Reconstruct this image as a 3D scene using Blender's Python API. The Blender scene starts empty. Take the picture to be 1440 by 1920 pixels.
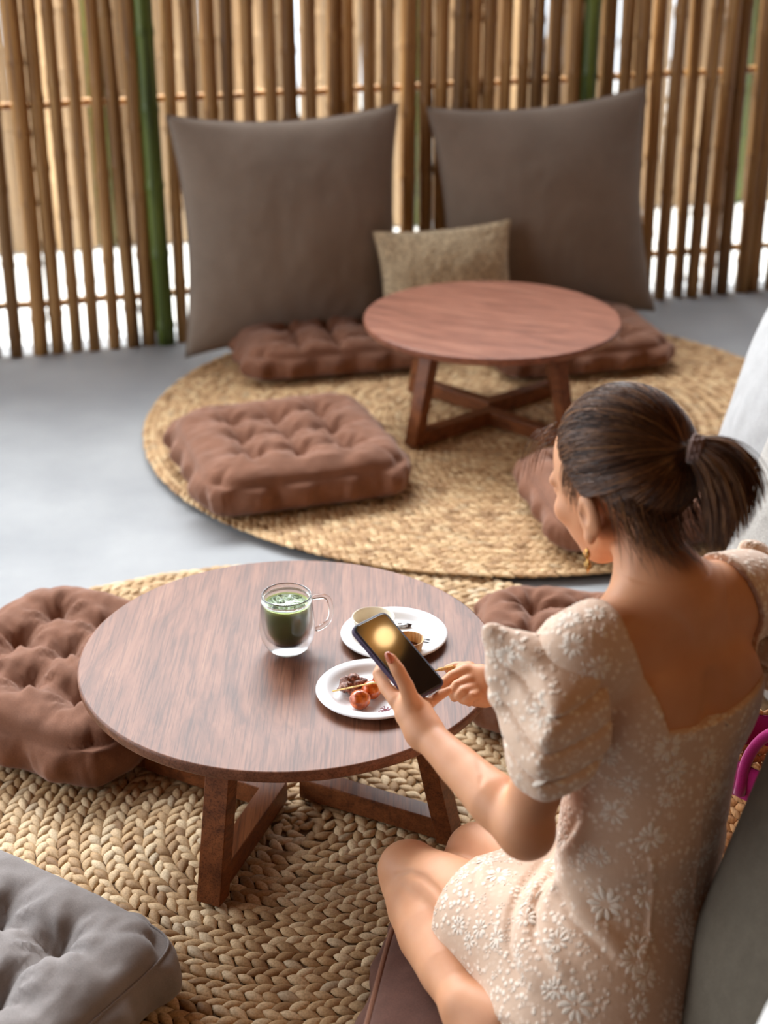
import bpy, bmesh, math, random
import numpy as np
from mathutils import Vector, Matrix, noise
from mathutils.bvhtree import BVHTree

D = bpy.data
S = bpy.context.scene
COL = S.collection
R = math.radians
random.seed(7)

# ------------------------------------------------------------------ camera
CAM_H = 1.84
PITCH = R(24.8)
FPX = 2900.0
cam = D.cameras.new('camera')
cam.sensor_fit = 'VERTICAL'
cam.sensor_height = 36.0
cam.lens = FPX / 1920 * 36.0
cam.clip_start = 0.05
cam.dof.use_dof = True
cam.dof.focus_distance = 2.74
cam.dof.aperture_fstop = 2.6
cam_ob = D.objects.new('camera', cam)
cam_ob.location = (0, 0, CAM_H)
cam_ob.rotation_euler = (R(90) - PITCH, 0, 0)
COL.objects.link(cam_ob)
S.camera = cam_ob

# ------------------------------------------------------------------ light
FA = R(16.0)                                   # direction of the fence line
FDIR = Vector((math.cos(FA), math.sin(FA), 0))
FNRM = Vector((-math.sin(FA), math.cos(FA), 0))
F0 = Vector((0.0, 5.72, 0))                    # a point of the fence line

world = D.worlds.new('sky')
S.world = world
world.use_nodes = True
wn = world.node_tree.nodes
wl = world.node_tree.links
wn.clear()
w_out = wn.new('ShaderNodeOutputWorld')
w_bg = wn.new('ShaderNodeBackground')
w_bg.inputs['Color'].default_value = (0.80, 0.90, 1.0, 1)
w_bg.inputs['Strength'].default_value = 1.9
wl.new(w_bg.outputs[0], w_out.inputs[0])

def add_light(name, kind, loc, direction, energy, color, size=None, size_y=None, angle=None, spread=None):
    l = D.lights.new(name, kind)
    l.energy = energy
    l.color = color
    if kind == 'AREA':
        l.shape = 'RECTANGLE'
        l.size = size
        l.size_y = size_y or size
        if spread: l.spread = spread
    if kind == 'SUN' and angle is not None:
        l.angle = angle
    o = D.objects.new(name, l)
    o.location = loc
    o.rotation_euler = Vector(direction).to_track_quat('-Z', 'Y').to_euler()
    COL.objects.link(o)
    return o

sun_dir = FDIR * 0.9 + FNRM * 0.12 + Vector((0, 0, -1.0))
add_light('sun', 'SUN', (0, 0, 5), sun_dir, 3.4, (1.0, 0.93, 0.82), angle=R(1.5))
# daylight coming in through the open strip on the left and above the fence
add_light('daylight_over_fence', 'AREA', (-1.5, 6.45, 3.55), (1.25, -4.0, -3.1), 400, (0.92, 0.96, 1.0), 6.0, 1.9)
add_light('daylight_left', 'AREA', (-3.4, 2.4, 1.9), (3.2, 0.1, -1.2), 34, (0.90, 0.95, 1.0), 2.0, 1.4)
add_light('room_lamp', 'AREA', (1.9, 0.9, 2.7), (-0.9, 0.6, -1.8), 5, (1.0, 0.58, 0.25), 0.8, 0.8)

S.view_settings.view_transform = 'Standard'
S.view_settings.look = 'None'
S.view_settings.gamma = 1.0
S.view_settings.use_curve_mapping = False
S.view_settings.exposure = 0.85
# ------------------------------------------------------------------ helpers
def at(px, py, h=0.0):
    """point at height h seen at a place of the photograph"""
    t = (py - 960) / FPX
    r = math.sin(PITCH) + t * math.cos(PITCH)
    z = (CAM_H - h) / r
    return Vector(((px - 720) / FPX * z, z * (math.cos(PITCH) - t * math.sin(PITCH)), h))

def atd(px, py, z):
    """point at depth z from the lens seen at a place of the photograph"""
    t = (py - 960) / FPX
    return Vector(((px - 720) / FPX * z, z * (math.cos(PITCH) - t * math.sin(PITCH)),
                   CAM_H - z * (math.sin(PITCH) + t * math.cos(PITCH))))

def tag(o, label=None, cat=None, group=None, kind=None):
    if label: o['label'] = label
    if cat: o['category'] = cat
    if group: o['group'] = group
    if kind: o['kind'] = kind
    return o

def empty(name, loc=(0, 0, 0), rz=0.0):
    o = D.objects.new(name, None)
    o.empty_display_size = 0.05
    o.location = loc
    o.rotation_euler = (0, 0, rz)
    COL.objects.link(o)
    return o

def link(name, me, mat=None, parent=None, loc=None, rot=None):
    o = D.objects.new(name, me)
    if mat and not me.materials:
        me.materials.append(mat)
    COL.objects.link(o)
    if parent: o.parent = parent
    if loc is not None: o.location = loc
    if rot is not None: o.rotation_euler = rot
    return o

def mesh_np(name, verts, faces, smooth=True):
    me = D.meshes.new(name)
    me.from_pydata([tuple(map(float, v)) for v in verts], [], [tuple(map(int, f)) for f in faces])
    me.validate()
    if smooth:
        me.polygons.foreach_set('use_smooth', [True] * len(me.polygons))
    me.update()
    return me

def mesh_fast(name, V, Q, smooth=True):
    """V (n,3) array, Q (m,4) array of quads"""
    V = np.asarray(V, np.float32); Q = np.asarray(Q, np.int32)
    me = D.meshes.new(name)
    me.vertices.add(len(V)); me.vertices.foreach_set('co', V.ravel())
    k = Q.shape[1]
    me.loops.add(Q.size); me.loops.foreach_set('vertex_index', Q.ravel())
    me.polygons.add(len(Q))
    me.polygons.foreach_set('loop_start', np.arange(0, Q.size, k, dtype=np.int32))
    try:
        me.polygons.foreach_set('loop_total', np.full(len(Q), k, np.int32))
    except Exception:
        pass
    me.polygons.foreach_set('use_smooth', np.full(len(Q), smooth))
    me.update(calc_edges=True)
    me.validate()
    return me

class MB:
    """collects shapes and links them as ONE mesh object"""
    def __init__(s): s.v = []; s.f = []
    def add(s, vs, fs):
        b = len(s.v)
        s.v += [tuple(v) for v in vs]
        s.f += [tuple(i + b for i in f) for f in fs]
        return s
    def box(s, c, size, M=None):
        x, y, z = [k / 2 for k in size]
        vs = [Vector((a * x, b * y, d * z)) for d in (-1, 1) for b in (-1, 1) for a in (-1, 1)]
        if M is not None: vs = [M @ v for v in vs]
        vs = [v + Vector(c) for v in vs]
        return s.add(vs, [(0, 2, 3, 1), (4, 5, 7, 6), (0, 1, 5, 4), (2, 6, 7, 3), (0, 4, 6, 2), (1, 3, 7, 5)])
    def tube(s, pts, rad, n=10, cap=True, closed=False):
        pts = [Vector(p) for p in pts]
        m = len(pts)
        rs = rad if hasattr(rad, '__len__') else [rad] * m
        vs = []; fs = []
        up = None
        for i, p in enumerate(pts):
            a = pts[(i - 1) % m] if (closed or i > 0) else pts[0]
            b = pts[(i + 1) % m] if (closed or i < m - 1) else pts[-1]
            t = (b - a).normalized()
            if up is None:
                up = t.orthogonal().normalized()
            up = (up - t * up.dot(t))
            up = up.normalized() if up.length > 1e-6 else t.orthogonal().normalized()
            w = t.cross(up)
            for k in range(n):
                g = 2 * math.pi * k / n
                vs.append(p + (up * math.cos(g) + w * math.sin(g)) * rs[i])
        for i in range(m if closed else m - 1):
            j = (i + 1) % m
            for k in range(n):
                l = (k + 1) % n
                fs.append((i * n + k, i * n + l, j * n + l, j * n + k))
        if cap and not closed:
            fs.append(tuple(range(n))[::-1]); fs.append(tuple((m - 1) * n + k for k in range(n)))
        return s.add(vs, fs)
    def lathe(s, prof, n=48, c=(0, 0, 0), cap0=False, cap1=False):
        vs = []; fs = []
        for r, z in prof:
            for k in range(n):
                g = 2 * math.pi * k / n
                vs.append((c[0] + r * math.cos(g), c[1] + r * math.sin(g), c[2] + z))
        for i in range(len(prof) - 1):
            for k in range(n):
                l = (k + 1) % n
                fs.append((i * n + k, i * n + l, (i + 1) * n + l, (i + 1) * n + k))
        if cap0: fs.append(tuple(range(n))[::-1])
        if cap1: fs.append(tuple((len(prof) - 1) * n + k for k in range(n)))
        return s.add(vs, fs)
    def build(s, name, mat=None, parent=None, loc=None, rot=None, smooth=True, bevel=0, autosm=None):
        me = D.meshes.new(name)
        me.from_pydata(s.v, [], s.f)
        me.validate()
        if smooth: me.polygons.foreach_set('use_smooth', [True] * len(me.polygons))
        me.update()
        o = link(name, me, mat, parent, loc, rot)
        if bevel:
            m = o.modifiers.new('bevel', 'BEVEL'); m.width = bevel; m.segments = 2; m.limit_method = 'ANGLE'; m.angle_limit = R(40)
            m.harden_normals = True
        return o

def copy_tree(o, parent=None):
    c = o.copy()
    COL.objects.link(c)
    if parent: c.parent = parent
    for ch in list(o.children):
        copy_tree(ch, c)
    return c

# ------------------------------------------------------------------ materials
def mat(name, color=(.8, .8, .8), rough=.6, metallic=0, spec=.5, trans=0, ior=1.45, sheen=0, sss=0, coat=0):
    m = D.materials.new(name)
    m.use_nodes = True
    b = m.node_tree.nodes['Principled BSDF']
    b.inputs['Base Color'].default_value = (*color, 1)
    b.inputs['Roughness'].default_value = rough
    b.inputs['Metallic'].default_value = metallic
    b.inputs['Specular IOR Level'].default_value = spec
    b.inputs['Transmission Weight'].default_value = trans
    b.inputs['IOR'].default_value = ior
    if sheen:
        b.inputs['Sheen Weight'].default_value = sheen
        b.inputs['Sheen Roughness'].default_value = 0.4
    if sss:
        b.inputs['Subsurface Weight'].default_value = sss
        b.inputs['Subsurface Radius'].default_value = (1.0, .35, .2)
        b.inputs['Subsurface Scale'].default_value = 0.012
    if coat:
        b.inputs['Coat Weight'].default_value = coat
        b.inputs['Coat Roughness'].default_value = 0.25
    return m, m.node_tree.nodes, m.node_tree.links, b

def N(nodes, t, **kw):
    n = nodes.new(t)
    for k, v in kw.items():
        if k.startswith('i_'):
            n.inputs[k[2:].replace('_', ' ')].default_value = v
        else:
            setattr(n, k, v)
    return n

def ramp(nodes, stops):
    n = nodes.new('ShaderNodeValToRGB')
    e = n.color_ramp.elements
    while len(e) < len(stops): e.new(0.5)
    for i, (p, c) in enumerate(stops):
        e[i].position = p; e[i].color = (*c, 1) if len(c) == 3 else c
    return n

def coords(nodes, links, scale=(1, 1, 1), rot=(0, 0, 0), space='Object'):
    tc = nodes.new('ShaderNodeTexCoord')
    mp = nodes.new('ShaderNodeMapping')
    mp.inputs['Scale'].default_value = scale
    mp.inputs['Rotation'].default_value = rot
    links.new(tc.outputs[space], mp.inputs['Vector'])
    return mp.outputs['Vector']

def bump(nodes, links, b, src, strength=.3, dist=.002):
    n = nodes.new('ShaderNodeBump')
    n.inputs['Strength'].default_value = strength
    n.inputs['Distance'].default_value = dist
    links.new(src, n.inputs['Height'])
    links.new(n.outputs[0], b.inputs['Normal'])
    return n

def srgb(r, g, b):
    f = lambda c: (c / 255 / 12.92) if c / 255 <= .04045 else ((c / 255 + .055) / 1.055) ** 2.4
    return (f(r), f(g), f(b))

def wood_mat(name, dark, mid, light, rough=.35):
    m, n, l, b = mat(name, mid, rough, spec=.3)
    v = coords(n, l, (38, 1.0, 38))
    warp = N(n, 'ShaderNodeTexNoise', i_Scale=1.3, i_Detail=3.0)
    v0 = coords(n, l, (2.2, 1.1, 2.2))
    l.new(v0, warp.inputs['Vector'])
    mx = n.new('ShaderNodeVectorMath'); mx.operation = 'MULTIPLY_ADD'
    mx.inputs[1].default_value = (7, 7, 7)
    l.new(warp.outputs['Color'], mx.inputs[0]); l.new(v, mx.inputs[2])
    n1 = N(n, 'ShaderNodeTexNoise', i_Scale=1.0, i_Detail=6.0, i_Roughness=.62)
    l.new(mx.outputs[0], n1.inputs['Vector'])
    r1 = ramp(n, [(.22, dark), (.5, mid), (.85, light)])
    l.new(n1.outputs['Fac'], r1.inputs[0])
    v2 = coords(n, l, (320, 9, 320))
    n2 = N(n, 'ShaderNodeTexNoise', i_Scale=1.0, i_Detail=2.0)
    l.new(v2, n2.inputs['Vector'])
    r2 = ramp(n, [(.36, (.45, .42, .42)), (.52, (1, 1, 1))])
    l.new(n2.outputs['Fac'], r2.inputs[0])
    mm = N(n, 'ShaderNodeMixRGB', blend_type='MULTIPLY'); mm.inputs[0].default_value = .7
    l.new(r1.outputs[0], mm.inputs[1]); l.new(r2.outputs[0], mm.inputs[2])
    l.new(mm.outputs[0], b.inputs['Base Color'])
    bump(n, l, b, n2.outputs['Fac'], .06, .0004)
    return m

def fabric_mat(name, color, weave=900, var=.25, rough=.9, sheen=.3, bstr=.35, bdist=.0006, thread=None, mott=9, sheencol=None):
    m, n, l, b = mat(name, color, rough, spec=.2, sheen=sheen)
    v = coords(n, l)
    n1 = N(n, 'ShaderNodeTexNoise', i_Scale=mott, i_Detail=5.0, i_Roughness=.6)
    l.new(v, n1.inputs['Vector'])
    c0 = tuple(c * (1 - var) for c in color); c1 = tuple(min(1, c * (1 + var)) for c in color)
    r1 = ramp(n, [(.3, c0), (.7, c1)])
    l.new(n1.outputs['Fac'], r1.inputs[0])
    n2 = N(n, 'ShaderNodeTexNoise', i_Scale=weave, i_Detail=1.0)
    l.new(coords(n, l, thread or (1, 1, 1)), n2.inputs['Vector'])
    r2 = ramp(n, [(.3, (.8, .8, .8)), (.7, (1.12, 1.12, 1.12))])
    l.new(n2.outputs['Fac'], r2.inputs[0])
    mm = N(n, 'ShaderNodeMixRGB', blend_type='MULTIPLY'); mm.inputs[0].default_value = 1
    l.new(r1.outputs[0], mm.inputs[1]); l.new(r2.outputs[0], mm.inputs[2])
    l.new(mm.outputs[0], b.inputs['Base Color'])
    if sheencol: b.inputs['Sheen Tint'].default_value = (*sheencol, 1)
    bump(n, l, b, n2.outputs['Fac'], bstr, bdist)
    return m

def bamboo_mat(name, base, light, dark):
    m, n, l, b = mat(name, base, .42, spec=.4)
    oi = n.new('ShaderNodeObjectInfo')
    v = coords(n, l, (60, 60, 2.2))
    ad = n.new('ShaderNodeVectorMath'); ad.operation = 'ADD'
    l.new(v, ad.inputs[0])
    mu = N(n, 'ShaderNodeMath', operation='MULTIPLY'); mu.inputs[1].default_value = 57.0
    l.new(oi.outputs['Random'], mu.inputs[0]); l.new(mu.outputs[0], ad.inputs[1])
    n1 = N(n, 'ShaderNodeTexNoise', i_Scale=1.0, i_Detail=4.0)
    l.new(ad.outputs[0], n1.inputs['Vector'])
    r1 = ramp(n, [(.28, dark), (.5, base), (.75, light)])
    l.new(n1.outputs['Fac'], r1.inputs[0])
    r2 = ramp(n, [(0, (.55, .5, .42)), (.35, (.95, .9, .8)), (.7, (1.1, 1.05, .95)), (1, (1.3, 1.2, 1.0))])
    l.new(oi.outputs['Random'], r2.inputs[0])
    mm = N(n, 'ShaderNodeMixRGB', blend_type='MULTIPLY'); mm.inputs[0].default_value = 1
    l.new(r1.outputs[0], mm.inputs[1]); l.new(r2.outputs[0], mm.inputs[2])
    l.new(mm.outputs[0], b.inputs['Base Color'])
    bump(n, l, b, n1.outputs['Fac'], .1, .001)
    return m

M = {}
M['wood'] = wood_mat('walnut_wood', srgb(80, 50, 36), srgb(126, 82, 60), srgb(156, 108, 82), .46)
M['wood_leg'] = wood_mat('walnut_leg', srgb(74, 40, 22), srgb(122, 70, 38), srgb(150, 92, 52), .4)
M['wood_far'] = wood_mat('red_walnut_wood', srgb(98, 58, 42), srgb(136, 86, 66), srgb(166, 116, 92), .4)
M['bamboo'] = bamboo_mat('dry_bamboo', srgb(150, 112, 68), srgb(186, 150, 100), srgb(106, 74, 42))
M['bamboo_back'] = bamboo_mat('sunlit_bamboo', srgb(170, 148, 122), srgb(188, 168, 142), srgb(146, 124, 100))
M['bamboo_green'] = bamboo_mat('green_bamboo', srgb(70, 84, 34), srgb(106, 122, 58), srgb(38, 50, 20))
M['brown'] = fabric_mat('brown_corduroy', srgb(122, 82, 62), weave=500, var=.16, sheen=.35, mott=14, sheencol=(1, .8, .7))
M['darkbrown'] = fabric_mat('dark_brown_velvet', srgb(86, 56, 46), weave=500, var=.2, sheen=.3, mott=14, sheencol=(1, .8, .7))
M['gray'] = fabric_mat('gray_corduroy', srgb(134, 126, 122), weave=700, var=.12, sheen=.3, thread=(3, .35, 1), mott=14)
M['taupe'] = fabric_mat('taupe_canvas', srgb(132, 116, 102), weave=600, var=.1, sheen=.15, mott=5)
M['taupe_shaded'] = fabric_mat('shaded_taupe_canvas', srgb(100, 91, 78), weave=600, var=.1, sheen=.1, mott=40)  # same taupe canvas, darkened: shade on the near pillow put into its colour
M['pale'] = fabric_mat('pale_gray_fabric', srgb(164, 162, 160), weave=500, var=.06, sheen=.3, mott=20)
M['pale2'] = fabric_mat('oatmeal_fabric', srgb(154, 148, 140), weave=300, var=.12, sheen=.3, bdist=.001, mott=60)
M['tweed'] = fabric_mat('beige_tweed', srgb(182, 160, 128), weave=75, var=.38, sheen=.2, bstr=.9, bdist=.005, mott=95)

def fiber_mat(name, cols):
    m, n, l, b = mat(name, cols[1], .62, spec=.3)
    g = n.new('ShaderNodeNewGeometry')
    r1 = ramp(n, [(0, cols[0]), (.22, cols[1]), (.62, cols[2]), (.9, cols[3]), (1, cols[4])])
    l.new(g.outputs['Random Per Island'], r1.inputs[0])
    n1 = N(n, 'ShaderNodeTexNoise', i_Scale=260.0, i_Detail=3.0)
    l.new(coords(n, l, (1, 1, .4)), n1.inputs['Vector'])
    r2 = ramp(n, [(.3, (.72, .68, .62)), (.6, (1.05, 1.05, 1.05))])
    l.new(n1.outputs['Fac'], r2.inputs[0])
    mm = N(n, 'ShaderNodeMixRGB', blend_type='MULTIPLY'); mm.inputs[0].default_value = 1
    l.new(r1.outputs[0], mm.inputs[1]); l.new(r2.outputs[0], mm.inputs[2])
    l.new(mm.outputs[0], b.inputs['Base Color'])
    bump(n, l, b, n1.outputs['Fac'], .4, .001)
    return m
M['fiber'] = fiber_mat('water_hyacinth', [srgb(146, 112, 76), srgb(186, 152, 110), srgb(206, 176, 136), srgb(220, 194, 156), srgb(188, 166, 136)])
M['fiber_far'] = fiber_mat('golden_water_hyacinth', [srgb(150, 114, 76), srgb(184, 146, 104), srgb(200, 164, 120), srgb(214, 182, 138), srgb(180, 152, 116)])

# floor
m, n, l, b = mat('polished_concrete', srgb(150, 150, 150), .5, spec=.35)
n1 = N(n, 'ShaderNodeTexNoise', i_Scale=2.2, i_Detail=8.0, i_Roughness=.65)
l.new(coords(n, l), n1.inputs['Vector'])
r1 = ramp(n, [(.3, srgb(140, 141, 142)), (.7, srgb(160, 160, 159))])
l.new(n1.outputs['Fac'], r1.inputs[0]); l.new(r1.outputs[0], b.inputs['Base Color'])
r2 = ramp(n, [(.3, (.45,) * 3), (.7, (.6,) * 3)])
l.new(n1.outputs['Fac'], r2.inputs[0]); l.new(r2.outputs[0], b.inputs['Roughness'])
M['floor'] = m
m, n, l, b = mat('white_gravel_path', srgb(225, 225, 222), .8)
n1 = N(n, 'ShaderNodeTexNoise', i_Scale=60.0, i_Detail=4.0)
l.new(coords(n, l), n1.inputs['Vector'])
r1 = ramp(n, [(.3, srgb(205, 205, 200)), (.7, srgb(238, 238, 236))])
l.new(n1.outputs['Fac'], r1.inputs[0]); l.new(r1.outputs[0], b.inputs['Base Color'])
M['path'] = m
M['ceiling'] = wood_mat('ceiling_boards', srgb(70, 40, 20), srgb(112, 68, 34), srgb(140, 90, 48), .5)
M['wall'] = wood_mat('wall_boards', srgb(50, 30, 16), srgb(84, 52, 28), srgb(106, 68, 38), .55)
m, n, l, b = mat('leaves', srgb(70, 104, 48), .6)
n1 = N(n, 'ShaderNodeTexNoise', i_Scale=30.0, i_Detail=4.0)
l.new(coords(n, l), n1.inputs['Vector'])
r1 = ramp(n, [(.3, srgb(40, 66, 26)), (.7, srgb(120, 150, 70))])
l.new(n1.outputs['Fac'], r1.inputs[0]); l.new(r1.outputs[0], b.inputs['Base Color'])
M['leaf'] = m
# ------------------------------------------------------------------ setting
def slab(name, mt, corners, z0, z1, kind='structure'):
    k = len(corners)
    b = MB(); vs = [(x, y, z0) for x, y in corners] + [(x, y, z1) for x, y in corners]
    fs = [tuple(range(k))[::-1], tuple(range(k, 2 * k))] + [(i, (i + 1) % k, k + (i + 1) % k, k + i) for i in range(k)]
    b.add(vs, fs)
    o = b.build(name, mt, smooth=False)
    tag(o, kind=kind)
    return o

def fline(s, off):
    p = F0 + FDIR * s + FNRM * off
    return (p.x, p.y)

slab('floor', M['floor'], [(-7.5, -2.2), (3.2, -2.2), (3.2, fline(3.3, .12)[1]), fline(-7.6, .12)], -.12, 0)
slab('trim_path', M['path'], [fline(-14, .12), fline(12, .12), fline(12, 5), fline(-14, 5)], -.12, -.012)
slab('ceiling', M['ceiling'], [(-7.5, -2.2), (3.3, -2.2), fline(3.5, -.25), fline(-7.6, -.25)], 3.5, 3.62)
slab('wall_right', M['wall'], [(3.2, -2.2), (3.3, -2.2), (3.3, 6.2), (3.2, 6.2)], 0, 3.5)
slab('wall_back', M['wall'], [(-7.5, -2.3), (3.3, -2.3), (3.3, -2.2), (-7.5, -2.2)], 0, 3.5)

def pole_mesh(h, r, seed, bend=.012, zbase=0.0):
    rnd = random.Random(seed)
    b = MB()
    z = zbase; prof = []
    gap = rnd.uniform(.22, .34); nz = zbase + rnd.uniform(.05, .3)
    zs = [(zbase, r)]
    while nz < h - .03:
        zs += [(nz - .022, r), (nz - .008, r * 1.08), (nz - .003, r * 1.14), (nz, r * .97), (nz + .004, r * 1.12), (nz + .010, r * 1.04), (nz + .03, r * .99)]
        nz += gap * rnd.uniform(.9, 1.1)
    zs.append((h, r * .96))
    zs = sorted(zs)
    ph = rnd.uniform(0, 6.28); pts = []; rs = []
    for zz, rr in zs:
        w = bend * math.sin(zz * rnd.uniform(1.6, 1.6) + ph)
        pts.append((w * math.cos(ph), w * .4 * math.sin(ph), zz)); rs.append(rr * (1 - .05 * zz / h))
    b.tube(pts, rs, 12)
    me = D.meshes.new('pole'); me.from_pydata(b.v, [], b.f); me.validate()
    me.polygons.foreach_set('use_smooth', [True] * len(me.polygons))
    return me

def fence(name, off, s0, s1, pitch, rad, h, mats, greens, label, rails, railr, seed, railoff, rot_extra=0):
    rnd = random.Random(seed)
    root = empty(name, (0, 0, 0))
    tag(root, label, 'fence')
    s = s0
    k = 0
    variants = [pole_mesh(h * rnd.uniform(.97, 1.02), rad * rnd.uniform(.86, 1.14), 100 + seed * 31 + i) for i in range(14)]
    count = 0
    while s < s1 and count < 99:
        g = any(abs(s - q) < pitch * .5 for q in greens)
        me = variants[rnd.randrange(14)]
        o = D.objects.new('pole', me)
        COL.objects.link(o); o.parent = root
        p = F0 + FDIR * s + FNRM * (off + rnd.uniform(-.006, .006))
        o.location = p
        o.rotation_euler = (rnd.uniform(-.008, .008), rnd.uniform(-.013, .013), rnd.uniform(0, 6.28))
        if g: o.scale = (1.25, 1.25, 1)
        if not me.materials: me.materials.append(mats[0])
        o.material_slots[0].link = 'OBJECT'
        o.material_slots[0].material = mats[1] if g else mats[0]
        if g: o['label'] = 'green living bamboo pole'
        s += pitch * rnd.uniform(.86, 1.14); count += 1
    for z in rails:
        a = F0 + FDIR * (s0 - .1) + FNRM * (off + railoff); c = F0 + FDIR * (s + .05) + FNRM * (off + railoff)
        pts = []; rs = []
        nn = 60
        for i in range(nn + 1):
            pts.append(a.lerp(c, i / nn) + Vector((0, 0, z + .003 * math.sin(i * 1.7)))); rs.append(railr * (1.1 if i % 5 == 0 else 1))
        MB().tube(pts, rs, 12).build('rail', mats[0], root)
    return root

fence('bamboo_fence', 0.0, -2.35, 2.75, .0685, .0265, 1.95, (M['bamboo'], M['bamboo_green']),
      (-1.52, -0.815, .82, 1.74, -2.1), 'near bamboo pole fence standing behind the big pillows, two horizontal rails on its poles', (.176, .88, 1.6), .0135, 3, .034)
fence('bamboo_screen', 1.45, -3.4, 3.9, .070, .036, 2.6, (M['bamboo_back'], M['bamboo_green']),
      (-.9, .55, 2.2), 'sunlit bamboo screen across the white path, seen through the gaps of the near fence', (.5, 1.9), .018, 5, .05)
# ------------------------------------------------------------------ rugs
def rug_mesh(radius, pitch_r, pitch_t, seed):
    rnd = np.random.RandomState(seed)
    # one leaf: elongated lens, along +x, unit length
    nu, nv = 6, 7
    base = []
    for i in range(nu + 1):
        u = i / nu
        w = math.sin(math.pi * u) ** .92 * (1.06 - .30 * u)
        for k in range(nv):
            g = math.pi * 2 * k / nv
            base.append(((u - .5), w * math.cos(g) * .5, w * math.sin(g) * .5 + .25 * (1 - u)))
    base = np.array(base)
    fq = []
    for i in range(nu):
        for k in range(nv):
            l = (k + 1) % nv
            fq.append((i * nv + k, i * nv + l, (i + 1) * nv + l, (i + 1) * nv + k))
    fq = np.array(fq)
    Vs = []; Qs = []; off = 0
    nu = nu
    rings = int(radius / pitch_r)
    for j in range(rings):
        r = radius - (j + .5) * pitch_r
        n = max(5, int(2 * math.pi * r / pitch_t))
        ph = rnd.rand() * 6.28
        for side in (-1, 1):
            th = ph + (np.arange(n) + (0.5 if side > 0 else 0)) * 2 * math.pi / n
            L = pitch_t * 1.62 * rnd.uniform(.88, 1.12, n); W = pitch_r * .62 * rnd.uniform(.86, 1.12, n); Hh = .0125 * rnd.uniform(.85, 1.15, n)
            ang = side * (.50 + rnd.uniform(-.12, .12, n))
            rr = r + side * pitch_r * .235 + rnd.uniform(-.0015, .0015, n)
            b = base[None, :, :] * np.stack([L, W, Hh], 1)[:, None, :]
            ca, sa = np.cos(ang)[:, None], np.sin(ang)[:, None]
            x = b[:, :, 0] * ca - b[:, :, 1] * sa      # along tangent
            y = b[:, :, 0] * sa + b[:, :, 1] * ca      # outward
            R_ = rr[:, None] + y
            T = th[:, None] + x / np.maximum(rr[:, None], .03)
            z = b[:, :, 2] + .0065 + rnd.uniform(-.001, .001, n)[:, None]
            V = np.stack([R_ * np.cos(T), R_ * np.sin(T), z], 2).reshape(-1, 3)
            Q = (fq[None] + (np.arange(n) * len(base))[:, None, None]).reshape(-1, 4) + off
            Vs.append(V); Qs.append(Q); off += len(V)
    # plain backing under the stitches
    return np.concatenate(Vs), np.concatenate(Qs)

M['backing'] = mat('rug_backing', srgb(96, 70, 42), .9)[0]
def rug(name, c, radius, mt, label, seed, z=0, pr=.038, pt=.0255):
    root = empty(name, (c[0], c[1], z))
    V, Q = rug_mesh(radius, pr, pt, seed)
    me = mesh_fast('woven_braids', V, Q)
    link('woven_braids', me, mt, root)
    MB().lathe([(.001, .0005), (radius - .012, .0005), (radius - .012, .006), (.001, .006)], 96).build('backing', M['backing'], root, smooth=False)
    tag(root, label, 'rug')
    return root
rug('round_rug', (-.18, 2.50), 1.15, M['fiber'], 'near round braided straw rug under the table with the green drink', 1, 0, .041, .0285)
rug('round_rug', (.345, 4.645), 1.11, M['fiber_far'], 'far round braided straw rug under the empty table by the fence', 2, .016, .041, .0285)

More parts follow.
